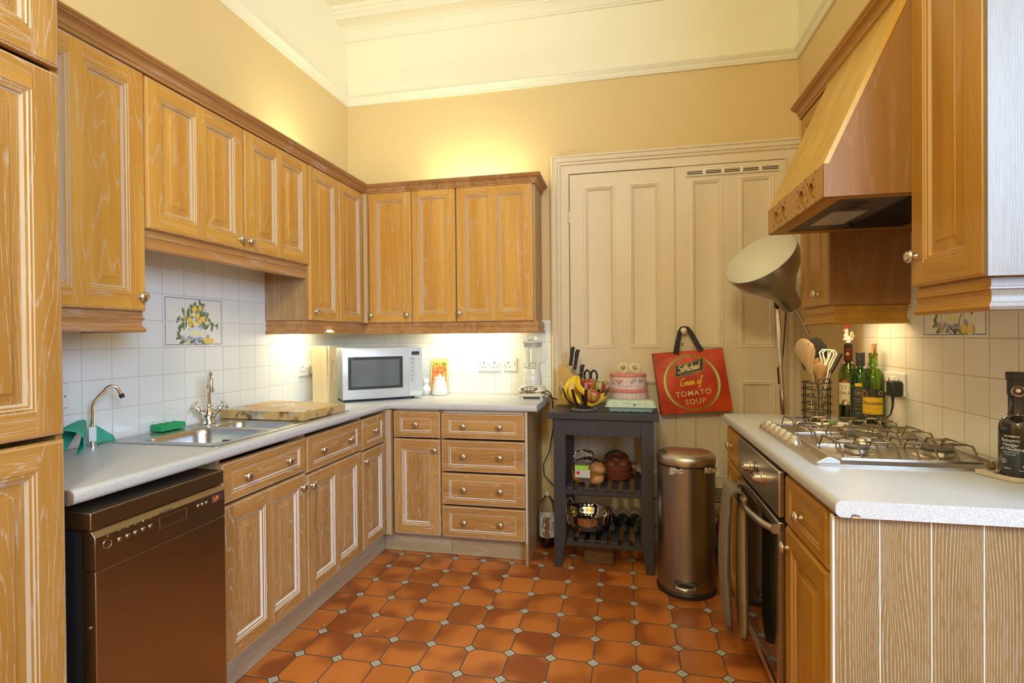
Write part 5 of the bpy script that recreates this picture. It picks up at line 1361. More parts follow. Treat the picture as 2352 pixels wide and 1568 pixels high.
# steel bowl
t = thing('steel_bowl', 'polished steel bowl with two ring handles on the lower trolley shelf', 'bowl', on(.204, .178)+(.1645,), R(-35))
M['mir'] = plain('mirror_steel', (.70, .64, .58), .07, 1.0, .02)
mb = MB(); mb.lathe([(.0001, 0), (.060, .0), (.090, .010), (.118, .035), (.132, .070), (.140, .108), (.143, .112), (.140, .114), (.136, .110), (.128, .070), (.114, .038), (.086, .014), (.0001, .006)], 44, 0); part('bowl', mb, ['mir'], t, smooth=60)
for s_ in (-1, 1):
    mb = MB(); pts = [(s_*(.141+.006*math.sin(R(a))), .036*math.cos(R(a)), .090+.052*math.sin(R(a)) + (.012 if s_ < 0 else 0)) for a in range(-15, 196, 15)]
    mb.tube(pts, .0032, 8, 0); part('ring_handle', mb, ['mir'], t, smooth=60)
# wine bottles lying down
M['wgl'] = plain('dark_bottle_glass', (.012, .016, .010), .08, var=0, Coat_Weight=.5)
for i in range(3):
    bx, by = on(.311+.0775*i, .425)
    t = thing('lying_bottle', ['dark wine bottle lying on the lower trolley shelf, next to the steel bowl', 'dark wine bottle lying in the middle of the three on the lower trolley shelf', 'dark wine bottle lying furthest right on the lower trolley shelf'][i], 'bottle', (bx, by, .202), R(5-2.5*i), 'wine bottles lying on the trolley')
    X = Rx(90)
    mb = MB(); mb.lathe([(.0001, 0), (.036, .002), (.0385, .012), (.0385, .165), (.034, .190), (.018, .215), (.0145, .232), (.0145, .285), (.0001, .285)], 26, 0, X); part('glass_body', mb, ['wgl'], t, smooth=50)
    mb = MB(); mb.lathe([(.0155, .245), (.016, .250), (.016, .298), (.0145, .300), (.0001, .300)], 20, 0, X); part('foil_cap', mb, ['lblk'], t)
    mb = MB(); mb.lathe([(.0388, .05), (.0388, .135)], 26, 0, X); part('label', mb, ['lgrey'], t)
# wicker basket
t = thing('wicker_basket', 'small square wicker basket on the floor under the trolley', 'basket', (1.766, 3.075, .001), R(2))
def mk_wick():
    t = NT('woven_willow'); v = t.coord(); s = t.xyz(v)
    row = t.m('FRACT', t.m('MULTIPLY', s[2], 130)); col = t.m('FRACT', t.m('ADD', t.m('MULTIPLY', t.m('ADD', s[0], s[1]), 36), t.m('MULTIPLY', t.m('FLOOR', t.m('MULTIPLY', s[2], 130)), .5)))
    h = t.m('MULTIPLY', t.m('SINE', t.m('MULTIPLY', row, PI)), t.m('SINE', t.m('MULTIPLY', col, PI)))
    t.set(Base_Color=t.mix(t.ss(h, .05, .5), (.05, .02, .006), (.25, .115, .032)), Roughness=.6); t.bump(h, 1.0, .004); return t.mat
M['wick'] = mk_wick()
mb = MB(); mb.loft([rrect(-.076, -.062, .076, .062, .014, 0), rrect(-.086, -.072, .086, .072, .014, .130), rrect(-.080, -.066, .080, .066, .012, .130), rrect(-.072, -.058, .072, .058, .010, .006)]); part('woven_body', mb, ['wick'], t)
mb = MB(); rp = rrect(-.086, -.072, .086, .072, .016, .132, 6)
for q in (0, 1): mb.tube([(p[0], p[1], p[2]+.003*math.sin(i*1.6+q*PI)) for i, p in enumerate(rp)], .0055, 7, 0, closed=True)
part('rim', mb, ['wick'], t)
for x in (-.076, .076):
    mb = MB(); mb.tube([(x, -.066, .004), (x*1.12, -.072, .130)], .005, 7, 0); part('corner_stake', mb, ['wick'], t)
# cola bottle
t = thing('cola_bottle', 'half empty plastic cola bottle with a striped label, beside the trolley', 'bottle', (1.450, 3.205, .001), R(-12))
M['cola'] = plain('dark_cola', (.015, .004, .002), .1, var=0); M['pet'] = glass('clear_plastic', (.95, .93, .9), .03, 1.2)
mb = MB(); mb.lathe([(.0001, .004), (.030, 0), (.044, .012), (.050, .030), (.051, .215), (.049, .245), (.038, .285), (.020, .308), (.014, .318), (.014, .330), (.0001, .330)], 30, 0); part('bottle_body', mb, ['pet'], t, smooth=60)
mb = MB(); mb.lathe([(.0001, .005), (.029, .002), (.043, .013), (.0488, .031), (.0495, .075), (.0001, .075)], 30, 0); part('cola', mb, ['cola'], t, smooth=60)
mb = MB(); mb.lathe([(.015, .318), (.0155, .320), (.0155, .340), (.014, .342), (.0001, .342)], 24, 0); part('cap', mb, ['white'], t)
mb = MB(); r_ = .0515; n = 40
lo = [[(r_*math.cos(2*PI*k/n), r_*math.sin(2*PI*k/n), z) for k in range(n)] for z in (.072, .200)]; mb.loft(lo, 0, False, False)
def cyl(x, z, r2=.0519, a0=-90): a = R(a0)+x/r_; return (r2*math.cos(a), r2*math.sin(a), z)
for q, m in enumerate([1, 2, 3, 4, 5]):
    pts0 = []; pts1 = []
    for i in range(13):
        z = .074+.124*i/12; bend = -.018+.0085*q + .014*((z-.136)/.062)**2
        pts0.append(cyl(bend, z)); pts1.append(cyl(bend+.0075, z))
    for i in range(12): mb.add([pts0[i], pts1[i], pts1[i+1], pts0[i+1]], [(0, 1, 2, 3)], m)
for z, rad, x in ((.150, .016, -.012), (.118, .010, -.007)):
    mb.poly([cyl(x+rad*1.12*math.cos(R(a)), z+rad*1.12*math.sin(R(a)), .0521) for a in range(0, 360, 20)], 2)
    mb.poly([cyl(x+rad*math.cos(R(a)), z+rad*math.sin(R(a)), .0523) for a in range(0, 360, 20)], 0)
mb.text('Diet', .024, Matrix.Identity(4), 3, 0.0, shear=.3, bold=.0004, fn=lambda v: cyl(.030-v.y, .140+v.x, .0524))
mb.text('Cola', .030, Matrix.Identity(4), 4, 0.0, shear=.3, bold=.0006, fn=lambda v: cyl(.056-v.y, .136+v.x, .0524))
M['cblue'] = plain('bright_blue_stripe', (.02, .09, .42), .4); M['corange'] = plain('amber_stripe', (.60, .26, .02), .4); M['cpink'] = plain('crimson_stripe', (.50, .03, .07), .4); M['cgreen'] = plain('leaf_green_stripe', (.08, .30, .02), .4)
part('label', mb, ['key', 'cblue', 'corange', 'lblk', 'cpink', 'cgreen'], t, smooth=60)
# ================================================================ shopping bag on the cupboard knob
def mk_bag():
    t = NT('red_shiny_bag'); v = t.coord(); n1 = t.noise(v, 7, 3, .6); n2 = t.noise(v, 24, 3)
    t.set(Base_Color=t.mix(t.ss(n1, .35, .65), (.46, .030, .004), (.62, .062, .005)), Roughness=.42); t.bump(t.m('ADD', n1, t.m('MULTIPLY', n2, .4)), .35, .012); return t.mat
M['bag'] = mk_bag(); M['goldp'] = plain('dull_gold_print', (.30, .20, .03), .4); M['cremp'] = plain('cream_print', (.74, .58, .26), .4); M['yelp'] = plain('yellow_print', (.78, .50, .02), .4)
M['lblp'] = plain('near_black_print', (.028, .024, .018), .4); M['web'] = plain('black_webbing', (.015, .014, .012), .7); M['bagd'] = plain('dark_red_gusset', (.28, .006, .012), .4)
# front face corners (x, z): measured on the door plane
c00, c10, c11, c01 = Vector((2.140, .812)), Vector((2.549, .846)), Vector((2.492, 1.216)), Vector((2.092, 1.186))
yb = 3.330
def bf(u, v, d=0.0):
    """u, v in 0..1 over the front face; d forward offset"""
    p = (c00*(1-u)+c10*u)*(1-v) + (c01*(1-u)+c11*u)*v
    bulge = .020*math.sin(PI*u)*math.sin(PI*min(1, v*1.05)) + .004*math.sin(9*u+4*v) - .003*math.exp(-((u-.46)/.03)**2)*v
    zz = p.y - (.010*math.sin(PI*u) if v > .98 else 0)*0 + (-.012*math.sin(PI*min(1, u*2.2))*(v-.0) if u < .45 else 0)*.5
    return Vector((p.x, yb - bulge - d, zz))
t = thing('shopping_bag', 'red shopping bag printed Cream of Tomato Soup hanging from the white cupboard knob', 'bag', (2.30, 3.37, .83))
O = Tr(-2.30, -3.37, -.83)
mb = MB(); n = 20
gr = [[bf(i/n, j/n) for i in range(n+1)] for j in range(n+1)]
for j in range(n):
    for i in range(n): mb.add([gr[j][i], gr[j][i+1], gr[j+1][i+1], gr[j+1][i]], [(0, 1, 2, 3)], 0, O)
part('front_panel', mb, ['bag'], t, smooth=60)
mb = MB()
bk = lambda p, dx=0, dz=0: Vector((p.x+dx, 3.404, p.z+dz))
for i in range(n):
    mb.add([gr[0][i], gr[0][i+1], bk(gr[0][i+1], 0, -.004), bk(gr[0][i], 0, -.006)], [(0, 1, 2, 3)], 0, O)
    mb.add([gr[i][0], gr[i+1][0], bk(gr[i+1][0], -.006, -.006), bk(gr[i][0], -.006, -.006)], [(0, 1, 2, 3)], 0, O)
    mb.add([gr[i][n], gr[i+1][n], bk(gr[i+1][n], .006), bk(gr[i][n], .006)], [(0, 1, 2, 3)], 0, O)
mb.add([bk(gr[0][0], -.006, -.006), bk(gr[0][n], .006), bk(gr[n][n], .006), bk(gr[n][0], -.006, -.006)], [(0, 1, 2, 3)], 0, O)
part('gusset', mb, ['bagd'], t, smooth=30)
# print: everything in (x, y) centimetres on a 40 x 36 face
def P(x, y, d): return bf(.5+x/40.0, y/36.0, d)
mb = MB()
def ellring(cx, cy, rx, ry, wd, m, d, a0=0, a1=360, n_=64):
    for i in range(n_):
        a, b = R(a0+(a1-a0)*i/n_), R(a0+(a1-a0)*(i+1)/n_)
        w0, w1 = (wd(a), wd(b)) if callable(wd) else (wd, wd)
        if w0 <= .01 and w1 <= .01: continue
        q = [P(cx+rx*math.cos(a)*1.0, cy+ry*math.sin(a), d), P(cx+rx*math.cos(b), cy+ry*math.sin(b), d), P(cx+(rx-w1)*math.cos(b), cy+(ry-w1*.45)*math.sin(b), d), P(cx+(rx-w0)*math.cos(a), cy+(ry-w0*.45)*math.sin(a), d)]
        mb.add(q, [(0, 1, 2, 3)], m, O)
ellring(-.4, 17.5, 16.4, 16.2, 2.4, 0, .0012)
cw = lambda a: max(0, 1.6*abs(math.cos(a))**1.3-.45)
ellring(-.4, 17.5, 15.9, 15.9, cw, 1, .0020)
part('gold_ring', mb, ['goldp', 'cremp'], t, smooth=60)
mb = MB()
def quad(pts, m, d, k=8):
    (x0, y0), (x1, y1), (x2, y2), (x3, y3) = pts
    for i in range(k):
        a, b = i/k, (i+1)/k
        kk = lambda u, lo: (x0+(x1-x0)*u, y0+(y1-y0)*u-(1.1*math.sin(PI*u))) if lo else (x3+(x2-x3)*u, y3+(y2-y3)*u-(1.1*math.sin(PI*u)))
        mb.add([P(*kk(a, 1), d), P(*kk(b, 1), d), P(*kk(b, 0), d), P(*kk(a, 0), d)], [(0, 1, 2, 3)], m, O)
quad([(-9.6, 21.6), (7.4, 24.4), (8.4, 31.8), (-8.6, 28.9)], 0, .0022); quad([(-9.0, 22.1), (7.0, 24.8), (7.9, 31.2), (-8.1, 28.4)], 1, .0028)
# brush script drawn as strokes
def strokes(lst, ox, oy, sc_, rot, th, m, d, slant=.28):
    for st_ in lst:
        pts = [Vector(p) for p in st_]
        if len(pts) > 2:
            Q = []
            for i in range(len(pts)-1):
                p0, p1, p2, p3 = pts[max(i-1, 0)], pts[i], pts[i+1], pts[min(i+2, len(pts)-1)]
                for f in (0, .25, .5, .75): Q.append(.5*((2*p1)+(-p0+p2)*f+(2*p0-5*p1+4*p2-p3)*f*f+(-p0+3*p1-3*p2+p3)*f**3))
            Q.append(pts[-1])
        else: Q = pts
        L = []; Rr = []
        for i, q in enumerate(Q):
            tg = (Q[min(i+1, len(Q)-1)]-Q[max(i-1, 0)]); tg = tg.normalized() if tg.length > 1e-9 else Vector((1, 0))
            nn = Vector((-tg.y, tg.x))*th/2*(.8+.45*abs(tg.y))
            for s_, arr in ((1, L), (-1, Rr)):
                w_ = q+nn*s_; x = (w_.x+w_.y*slant)*sc_; y = w_.y*sc_; ca, sa = math.cos(R(rot)), math.sin(R(rot))
                arr.append(P(ox+x*ca-y*sa, oy+x*sa+y*ca, d))
        for i in range(len(Q)-1): mb.add([L[i], L[i+1], Rr[i+1], Rr[i]], [(0, 1, 2, 3)], m, O)
GL = {'S': ([[(.62, 1.22), (.45, 1.38), (.18, 1.28), (.14, 1.02), (.42, .76), (.56, .45), (.40, .08), (.10, .04), (-.06, .28)]], .66),
 't': ([[(.12, .95), (.10, .20), (.24, .04), (.36, .12)], [(-.04, .62), (.34, .66)]], .36),
 'M': ([[(-.02, .0), (.08, .5), (.16, 1.3)], [(.16, 1.3), (.30, .55), (.34, .12)], [(.34, .12), (.46, .7), (.62, 1.3)], [(.62, 1.3), (.70, .6), (.74, .08), (.86, .08)]], .86),
 'i': ([[(.04, .62), (.04, .16), (.14, .03), (.26, .14)], [(.06, .86), (.07, .94)]], .24),
 'c': ([[(.34, .54), (.20, .64), (.04, .40), (.08, .10), (.24, .03), (.40, .16)]], .38),
 'h': ([[(.04, .0), (.08, .6), (.16, 1.25)], [(.08, .35), (.24, .62), (.34, .50), (.33, .12), (.42, .03), (.50, .12)]], .48),
 'a': ([[(.36, .56), (.20, .64), (.03, .38), (.07, .06), (.22, .06), (.36, .50)], [(.37, .60), (.35, .14), (.44, .03), (.54, .14)]], .50),
 'e': ([[(.05, .32), (.28, .38), (.28, .60), (.12, .60), (.02, .32), (.10, .05), (.28, .06), (.42, .20)]], .40),
 'l': ([[(.05, .10), (.14, .7), (.26, 1.35)], [(.05, .10), (.14, .02), (.26, .14)]], .28),
 'C': ([[(.68, 1.12), (.58, 1.32), (.30, 1.18), (.10, .70), (.14, .18), (.40, .02), (.66, .22)]], .64),
 'r': ([[(.04, .0), (.05, .62)], [(.05, .36), (.16, .60), (.30, .58)]], .32),
 'm': ([[(.04, .0), (.05, .62)], [(.05, .34), (.18, .62), (.27, .50), (.25, .0)], [(.26, .34), (.40, .62), (.49, .50), (.48, .12), (.57, .03), (.66, .14)]], .64),
 'o': ([[(.22, .63), (.05, .45), (.06, .12), (.22, .03), (.38, .22), (.36, .54), (.22, .63), (.34, .50), (.50, .52)]], .46),
 'f': ([[(.44, 1.22), (.32, 1.34), (.20, 1.05), (.14, .3), (.04, -.45), (-.10, -.52), (-.10, -.30)], [(.0, .58), (.36, .62)]], .40), ' ': ([], .42)}
def script(word, ox, oy, sc_, rot, th, m, d):
    x = 0
    for ch in word:
        g, adv = GL[ch]; strokes([[(a+x, b) for a, b in s_] for s_ in g], ox, oy, sc_, rot, th, m, d); x += adv
script('StMichael', -7.2, 23.6, 3.05, 9.5, .155, 2, .0036)
script('Cream of', -7.4, 15.9, 3.35, 4, .15, 3, .0024)
def btxt(body, x, y, size, m, rot, bold=.0, sp=1.1, d=.0024, shear=0):
    ca, sa = math.cos(R(rot)), math.sin(R(rot))
    def f(v): return P(x+v.x*ca-v.y*sa, y+v.x*sa+v.y*ca, d)
    mb.text(body, size, O, m, 0.0, shear, bold, sp, fn=f)
btxt('TOMATO', -.4, 10.2, 4.3, 2, 3.5, .04, 1.16); btxt('SOUP', .2, 5.2, 4.3, 2, 3.5, .04, 1.16); btxt('REGISTERED TRADE MARK', -.6, 23.0, .80, 2, 9.5, .0, 1.25, .0036)
part('print', mb, ['goldp', 'lblp', 'cremp', 'yelp'], t, smooth=0)
# webbing handle over the knob
kx, kz = 2.274, 1.322
mb = MB()
def strap(pts, w0):
    lo = []
    for i, (x, z, y, wd) in enumerate(pts):
        a = Vector((pts[min(i+1, len(pts)-1)][0]-pts[max(i-1, 0)][0], pts[min(i+1, len(pts)-1)][1]-pts[max(i-1, 0)][1])).normalized(); nn = Vector((-a.y, a.x))*wd/2
        lo.append([(x+nn.x, y, z+nn.y), (x+nn.x, y+.003, z+nn.y), (x-nn.x, y+.003, z-nn.y), (x-nn.x, y, z-nn.y)])
    mb.loft(lo, 0, X=O)
strap([(2.225, 1.180, 3.318, .034), (2.232, 1.225, 3.334, .032), (2.243, 1.275, 3.352, .028), (2.252, 1.318, 3.362, .026), (2.264, 1.339, 3.366, .022), (2.280, 1.343, 3.368, .018), (2.298, 1.336, 3.366, .024), (2.315, 1.310, 3.362, .030), (2.335, 1.270, 3.350, .030), (2.352, 1.235, 3.338, .030), (2.370, 1.200, 3.322, .034)], 0)
part('handle', mb, ['web'], t, smooth=40)

# ================================================================ pedal bin
t = thing('pedal_bin', 'tall brushed steel pedal bin with a domed lid between trolley and oven', 'bin', (2.222, 2.822, .0), R(-8))
RB = .142
def Dsh(r, z, n=40):
    o = []
    for k in range(n):
        a = 2*PI*k/n; x, y = r*math.cos(a), r*math.sin(a)
        if y > 0: y = min(y, r*.72)
        o.append((x, y, z))
    return o
mb = MB(); mb.loft([Dsh(RB+.004, .001), Dsh(RB+.006, .008), Dsh(RB+.004, .022), Dsh(RB-.004, .030)]); part('base_ring', mb, ['black'], t, smooth=50)
mb = MB(); mb.loft([Dsh(RB-.002, .018), Dsh(RB-.001, .40), Dsh(RB, .640)]); part('body', mb, ['binm'], t, smooth=50)
mb = MB(); mb.loft([Dsh(RB-.006, .640), Dsh(RB-.006, .648)]); part('inner_rim', mb, ['black'], t, smooth=50)
mb = MB(); mb.loft([Dsh(RB+.002, .6485), Dsh(RB+.004, .655), Dsh(RB+.003, .682), Dsh(RB-.004, .694), Dsh(RB-.03, .704), Dsh(RB-.08, .709), Dsh(.02, .711)]); part('lid', mb, ['binl'] if 'binl' in M else ['brushed'], t, smooth=50)
mb = MB(); mb.box(-.052, -RB-.006, .052, .058, -RB+.012, .086, 0)
part('pedal_recess', mb, ['black'], t, bevel=.006)
mb = MB(); mb.tube([(-.045, -RB+.002, .068), (-.035, -RB-.026, .064), (.0, -RB-.036, .063), (.038, -RB-.026, .064), (.050, -RB+.002, .068)], .010, 10, 0, flat=(.6, 1)); part('pedal', mb, ['steel'], t, smooth=50)
M['liner'] = plain('pale_bin_liner', (.50, .42, .34), .6, bump=.4)
def crumple(name, X, sc_, mat, parent, seed):
    mb = MB(); rn = random.Random(seed); k = 9; G = [[X @ Vector(((i/k-.5)*.085*sc_, -.004+rn.uniform(-.006, .006), (j/4-.5)*.030*sc_*(1-.5*(i/k)) + rn.uniform(-.004, .004))) for i in range(k+1)] for j in range(5)]
    for j in range(4):
        for i in range(k): mb.add([G[j][i], G[j][i+1], G[j+1][i+1], G[j+1][i]], [(0, 1, 2, 3)], 0)
    return part(name, mb, [mat], parent, smooth=60)
crumple('bin_liner', Tr(-.030, -RB-.002, .630) @ Rz(12), 1.0, 'liner', t, 4); crumple('bin_liner', Tr(.118, -.088, .632) @ Rz(50), 1.0, 'liner', t, 5)
# things in the gap behind the bin
M['yelb'] = plain('dull_yellow_packet', (.45, .30, .06), .6, var=.2); M['redb'] = plain('dark_red_packet', (.22, .015, .03), .6, var=.2); M['mixb'] = plain('brown_hessian', (.12, .08, .045), .9, var=.3, bump=.8)
mb = MB(); blob(mb, (0, 0, .075), .075, 1.0, 1.0, 1.0, 0, 31, 20, .05)
solo('hessian_sack', 'dark brown sack on the floor in the gap behind the bin', 'sack', mb, ['mixb'], (2.475, 3.20, .002), smooth=60)
mb = MB(); blob(mb, (0, 0, .05), .055, .9, .6, 1.0, 0, 33, 18, .12)
solo('snack_packet', 'dark red packet in the gap behind the bin', 'packet', mb, ['redb'], (2.470, 3.19, .140), smooth=30)
mb = MB(); blob(mb, (0, 0, .045), .045, 1.0, .6, .9, 0, 35, 18, .12)
solo('snack_packet', 'dull yellow packet on top of the red one, behind the bin', 'packet', mb, ['yelb'], (2.467, 3.19, .228), smooth=30)

# ================================================================ oven glove
def mk_glove():
    t = NT('grey_striped_linen'); v = t.coord(); s = t.xyz(v)
    st = t.m('SINE', t.m('MULTIPLY', s[1], 900)); n1 = t.noise(v, 60, 3)
    c = t.mix(t.m('MULTIPLY', t.ss(st, -.2, .6), .8), (.12, .095, .07), (.34, .29, .22))
    t.set(Base_Color=c, Roughness=.9); t.bump(t.m('ADD', st, n1), .4, .001); return t.mat
M['glove'] = mk_glove(); M['terry'] = plain('tan_towelling', (.34, .22, .10), .95, var=.1, bump=.8); M['trimc'] = plain('dark_grey_piping', (.06, .05, .05), .8)
t = thing('oven_glove', 'long grey striped double oven glove hanging over the oven handle', 'oven glove', (2.338, 2.17, .40))
def pad(name, x0, x1, zt_, zb_, yc, wy, mat, round_=True, bul=.0):
    """hanging quilted strip from zt_ to zb_; x0 = outer face, x1 = inner face, rounded pocket end"""
    mb = MB(); n = 16; lo = []
    for i in range(n+1):
        u = i/n; z = zt_+(zb_-zt_)*u
        e = 1.0 if u < .86 else math.sqrt(max(0.0, 1-((u-.86)/.14)**2))*.96+.04
        w_ = wy*(.80+.20*min(1, u*1.4))*e; xo = bul*math.sin(PI*min(1, u*1.0))
        th = (x1-x0)*(.7+.3*math.sin(PI*u))
        xm = (x0+x1)/2 - xo
        lo.append([(xm+th/2*math.cos(2*PI*k/16), yc+w_/2*math.copysign(abs(math.sin(2*PI*k/16))**.6, math.sin(2*PI*k/16)), z) for k in range(16)])
    mb.loft(lo, 0); p = part(name, mb, [mat], t, smooth=60)
    ed = MB(); pts = [Vector(((q[4]+Vector((0, 0, 0)) if isinstance(q[4], Vector) else Vector(q[4])))) for q in lo]+[Vector(q[12]) for q in reversed(lo)]
    ed.tube(pts, .0045, 6, 0); part('piping', ed, ['trimc'], p, smooth=60)
    return p
pad('outer_mitt', -.046, -.018, .290, -.245, .0, .190, 'glove', bul=.014)
pad('inner_mitt', -.004, .022, .290, -.255, -.055, .165, 'terry', bul=.002)
mb = MB(); lo = []
for i in range(9):
    a = R(-10+200*i/8); x = -.012+.024*math.cos(a); z = .290+.022*math.sin(a)
    lo.append([(x, -.085, z), (x, .085, z), (x*.75-.003, .085, .290+(z-.290)*.6), (x*.75-.003, -.085, .290+(z-.290)*.6)])
mb.loft(lo, 0); part('fold', mb, ['glove'], t, smooth=60)
mb = MB(); mb.loft([[(-.052, -.07, .02), (-.056, .0, -.03), (-.052, .07, .02), (-.048, .0, -.01)], [(-.053, -.065, .012), (-.060, .0, -.045), (-.053, .065, .012), (-.050, .0, -.02)]], 0)
part('pocket_lining', mb, ['brasst'] if 'brasst' in M else ['terry'], t)

# ================================================================ floor lamp
t = thing('floor_lamp', 'floor lamp with a silver bell shade turned upwards on a chrome pole', 'floor lamp', (2.735, 3.02, .0))
M['lampm'] = plain('satin_grey_metal', (.40, .37, .33), .32, .85, .02); M['lampi'] = plain('cream_white_reflector', (.80, .76, .66), .5, var=.0)
mb = MB(); mb.lathe([(.0001, .0), (.135, .0), (.137, .010), (.130, .018), (.02, .022), (.0001, .022)], 36, 0); part('base', mb, ['lampm'], t, smooth=50)
mb = MB(); mb.tube([(0, 0, .02), (.004, 0, .90), (-.022, -.01, 1.425)], .0115, 14, 0); mb.tube([(.004, 0, .88), (-.002, 0, 1.0)], .0125, 14, 0); part('pole', mb, ['chrome'], t, smooth=60)
mb = MB(); mb.tube([(-.006, .012, 1.03), (-.012, .012, 1.12)], .011, 10, 0); part('foot_switch', mb, ['black'], t, smooth=60)
mb = MB(); mb.sph((-.026, -.012, 1.452), .017, 0, 12, sz=1.4); mb.tube([(-.034, -.035, 1.46), (-.036, -.035, 1.50), (-.018, -.035, 1.515), (.0, -.035, 1.50)], .0075, 8, 0); mb.cyl(.005, -.03, .05, 8, 0, Tr(0, -.03, 1.487) @ Ry(90)); part('joint', mb, ['black'], t, smooth=60)
# bell shade: axis points up-left and toward the camera
ax = Vector((-.54, -.45, .66)).normalized(); zq = ax.to_track_quat('Z', 'Y').to_matrix().to_4x4()
X = Tr(.034, -.050, 1.440) @ zq @ Matrix.Scale(1.28, 4)
mb = MB()
outp = [(.0001, 0), (.036, .0), (.040, .006), (.042, .050), (.050, .085), (.060, .098), (.075, .125), (.088, .150), (.102, .165), (.122, .195), (.136, .235), (.140, .268)]
inn_ = [(.1385, .268), (.134, .235), (.120, .197), (.100, .168), (.085, .152), (.05, .10), (.0001, .09)]
lo = [[(r_*math.cos(2*PI*k/44), r_*math.sin(2*PI*k/44), z) for k in range(44)] for r_, z in outp+inn_]
mb.loft(lo, [0]*(len(outp))+[1]*(len(inn_)-1), True, True, X=X)
sh = part('shade', mb, ['lampm', 'lampi'], t, smooth=60)
mb = MB(); mb.sph((0, 0, .135), .028, 0, 16); mb.cyl(.013, .09, .12, 14, 1)
for i in range(len(mb.v)): mb.v[i] = X @ mb.v[i]
part('bulb', mb, ['bulbg' if 'bulbg' in M else 'lampi', 'white'], sh, smooth=60)
mb = MB(); mb.tube([X @ Vector((0, 0, .01)), Vector((.070, -.04, 1.395)), Vector((.118, -.03, 1.29))], .0095, 10, 0); part('arm', mb, ['pewter'], t, smooth=60)
mb = MB(); mb.tube([(.015, -.01, 1.50), (.020, .0, 1.43), (.010, .004, 1.25), (.0, .012, 1.10)], .0035, 8, 0); part('cable', mb, ['black'], t, smooth=60)

# ================================================================ utensil holder and what it holds
UX, UY = 2.742, 2.535
t = thing('utensil_holder', 'black wire utensil basket standing behind the hob', 'utensil holder', (UX, UY, ZT))
RU = .054
mb = MB()
for k in range(6):
    a = R(60*k-100); mb.tube([(RU*math.cos(a), RU*math.sin(a), .002), (RU*math.cos(a), RU*math.sin(a), .165 if k not in (0, 1) else .190)], .0024, 6, 0)
mb.tube([(RU*math.cos(R(a)), RU*math.sin(R(a)), .190) for a in (-100, -80, -60, -40)], .0024, 6, 0)
for z in (.010, .045, .080, .112, .144, .172):
    mb.tube([(RU*1.06*math.cos(R(a)), RU*1.06*math.sin(R(a)), z) for a in range(0, 360, 15)], .0024, 6, 0, closed=True)
part('wire_cage', mb, ['black'], t, smooth=60)
mb = MB(); mb.cyl(RU, .0, .004, 24, 0); part('base', mb, ['black'], t)
M['spn'] = wood('olive_wood', 'z', (.26, .17, .085), (.34, .24, .13), 0.6, rings=2.4, rough=.5, limec=(.10, .06, .03), th=(.25, .48), brk=(.1, .3))
M['spn2'] = wood('honey_spoon_wood', 'z', (.24, .135, .045), (.32, .19, .07), 0.4, rings=1.4, rough=.5, limec=(.12, .06, .02))
def spoon(label, base, tip, hw, hl, mat, grp='wooden spoons in the wire basket', hand=.008):
    b, e = Vector(base), Vector(tip); d = (e-b); L = d.length; q = d.to_track_quat('Z', 'Y').to_matrix().to_4x4()
    # keep the bowl facing the camera side (-y)
    zx = q.inverted() @ Vector((0, -1, 0)); an = math.atan2(zx.x, -zx.y); X = q @ Matrix.Rotation(an, 4, 'Z')
    mb = MB(); lo = []
    prof = [(0, hand*.9, hand*.8), (.35, hand*.95, hand*.8), (.60, hand*1.0, hand*.8)]
    s0 = 1-hl/L
    prof += [(s0-.12, hand*1.5, hand*.8), (s0, hw*.45, hand*.8), (s0+(1-s0)*.2, hw*.78, hand*.85), (s0+(1-s0)*.45, hw*1.0, hand*.9), (s0+(1-s0)*.7, hw*.92, hand*.8), (s0+(1-s0)*.9, hw*.55, hand*.6), (1, hw*.12, hand*.3)]
    for u, w_, th in prof: lo.append([(w_*math.cos(2*PI*k/16), th*math.sin(2*PI*k/16), u*L) for k in range(16)])
    mb.loft(lo, 0, X=X)
    mb.lathe([(1.0, 0), (.85, -.0005), (.0001, -.0035)], 22, 0, X @ Tr(0, hand*-.85, L-hl*.5) @ Matrix.Diagonal((hw*.80, 1, hl*.40, 1)) @ Rx(90)) if False else None
    return solo('wooden_spoon', label, 'spoon', mb, [mat], b, group=grp, smooth=60)
spoon('large pale wooden spoon leaning left out of the wire basket', (UX+.020, UY-.020, ZT+.006), (UX-.070, UY-.030, 1.275), .043, .115, 'spn')
spoon('wide honey coloured wooden spoon behind the others in the wire basket', (UX-.015, UY+.010, ZT+.006), (UX+.028, UY+.010, 1.195), .043, .085, 'spn2')
spoon('smaller round wooden spoon in the middle of the wire basket', (UX+.004, UY-.030, ZT+.006), (UX+.002, UY-.024, 1.172), .030, .062, 'spn2')
mb = MB(); X = Tr(UX-.005, UY+.035, ZT+.008)
tip = Vector((-.018, .010, .300)); mb.tube([X @ Vector((.0, -.0, 0)), X @ (tip*.66)], .004, 8, 0)
sp = [(-.020, .215), (.066, .215), (.084, .265), (.076, .318), (.054, .352), (.038, .360), (-.040, .338), (-.048, .305)]
mb.prism(sp, lambda a, b, q: (a, q, b), .004, .008, 1, X @ Ry(-3))
solo('slotted_turner', 'black slotted turner standing behind the wooden spoons', 'turner', mb, ['steel', 'black'], smooth=40)
M['whitw'] = plain('white_plastic_wire', (.80, .78, .72), .35, var=.0)
mb = MB(); B0 = Vector((UX+.012, UY+.005, ZT+.008))
for (dx, dy) in ((0, 0), (.012, .006)):
    pts = [B0, B0+Vector((.02, .0, .12)), Vector((UX+.052+dx, UY+dy, 1.165)), Vector((UX+.070+dx, UY+dy, 1.205)), Vector((UX+.060+dx, UY+dy, 1.222)), Vector((UX+.040+dx, UY+dy, 1.220))]
    mb.tube(pts, .0036, 8, 0)
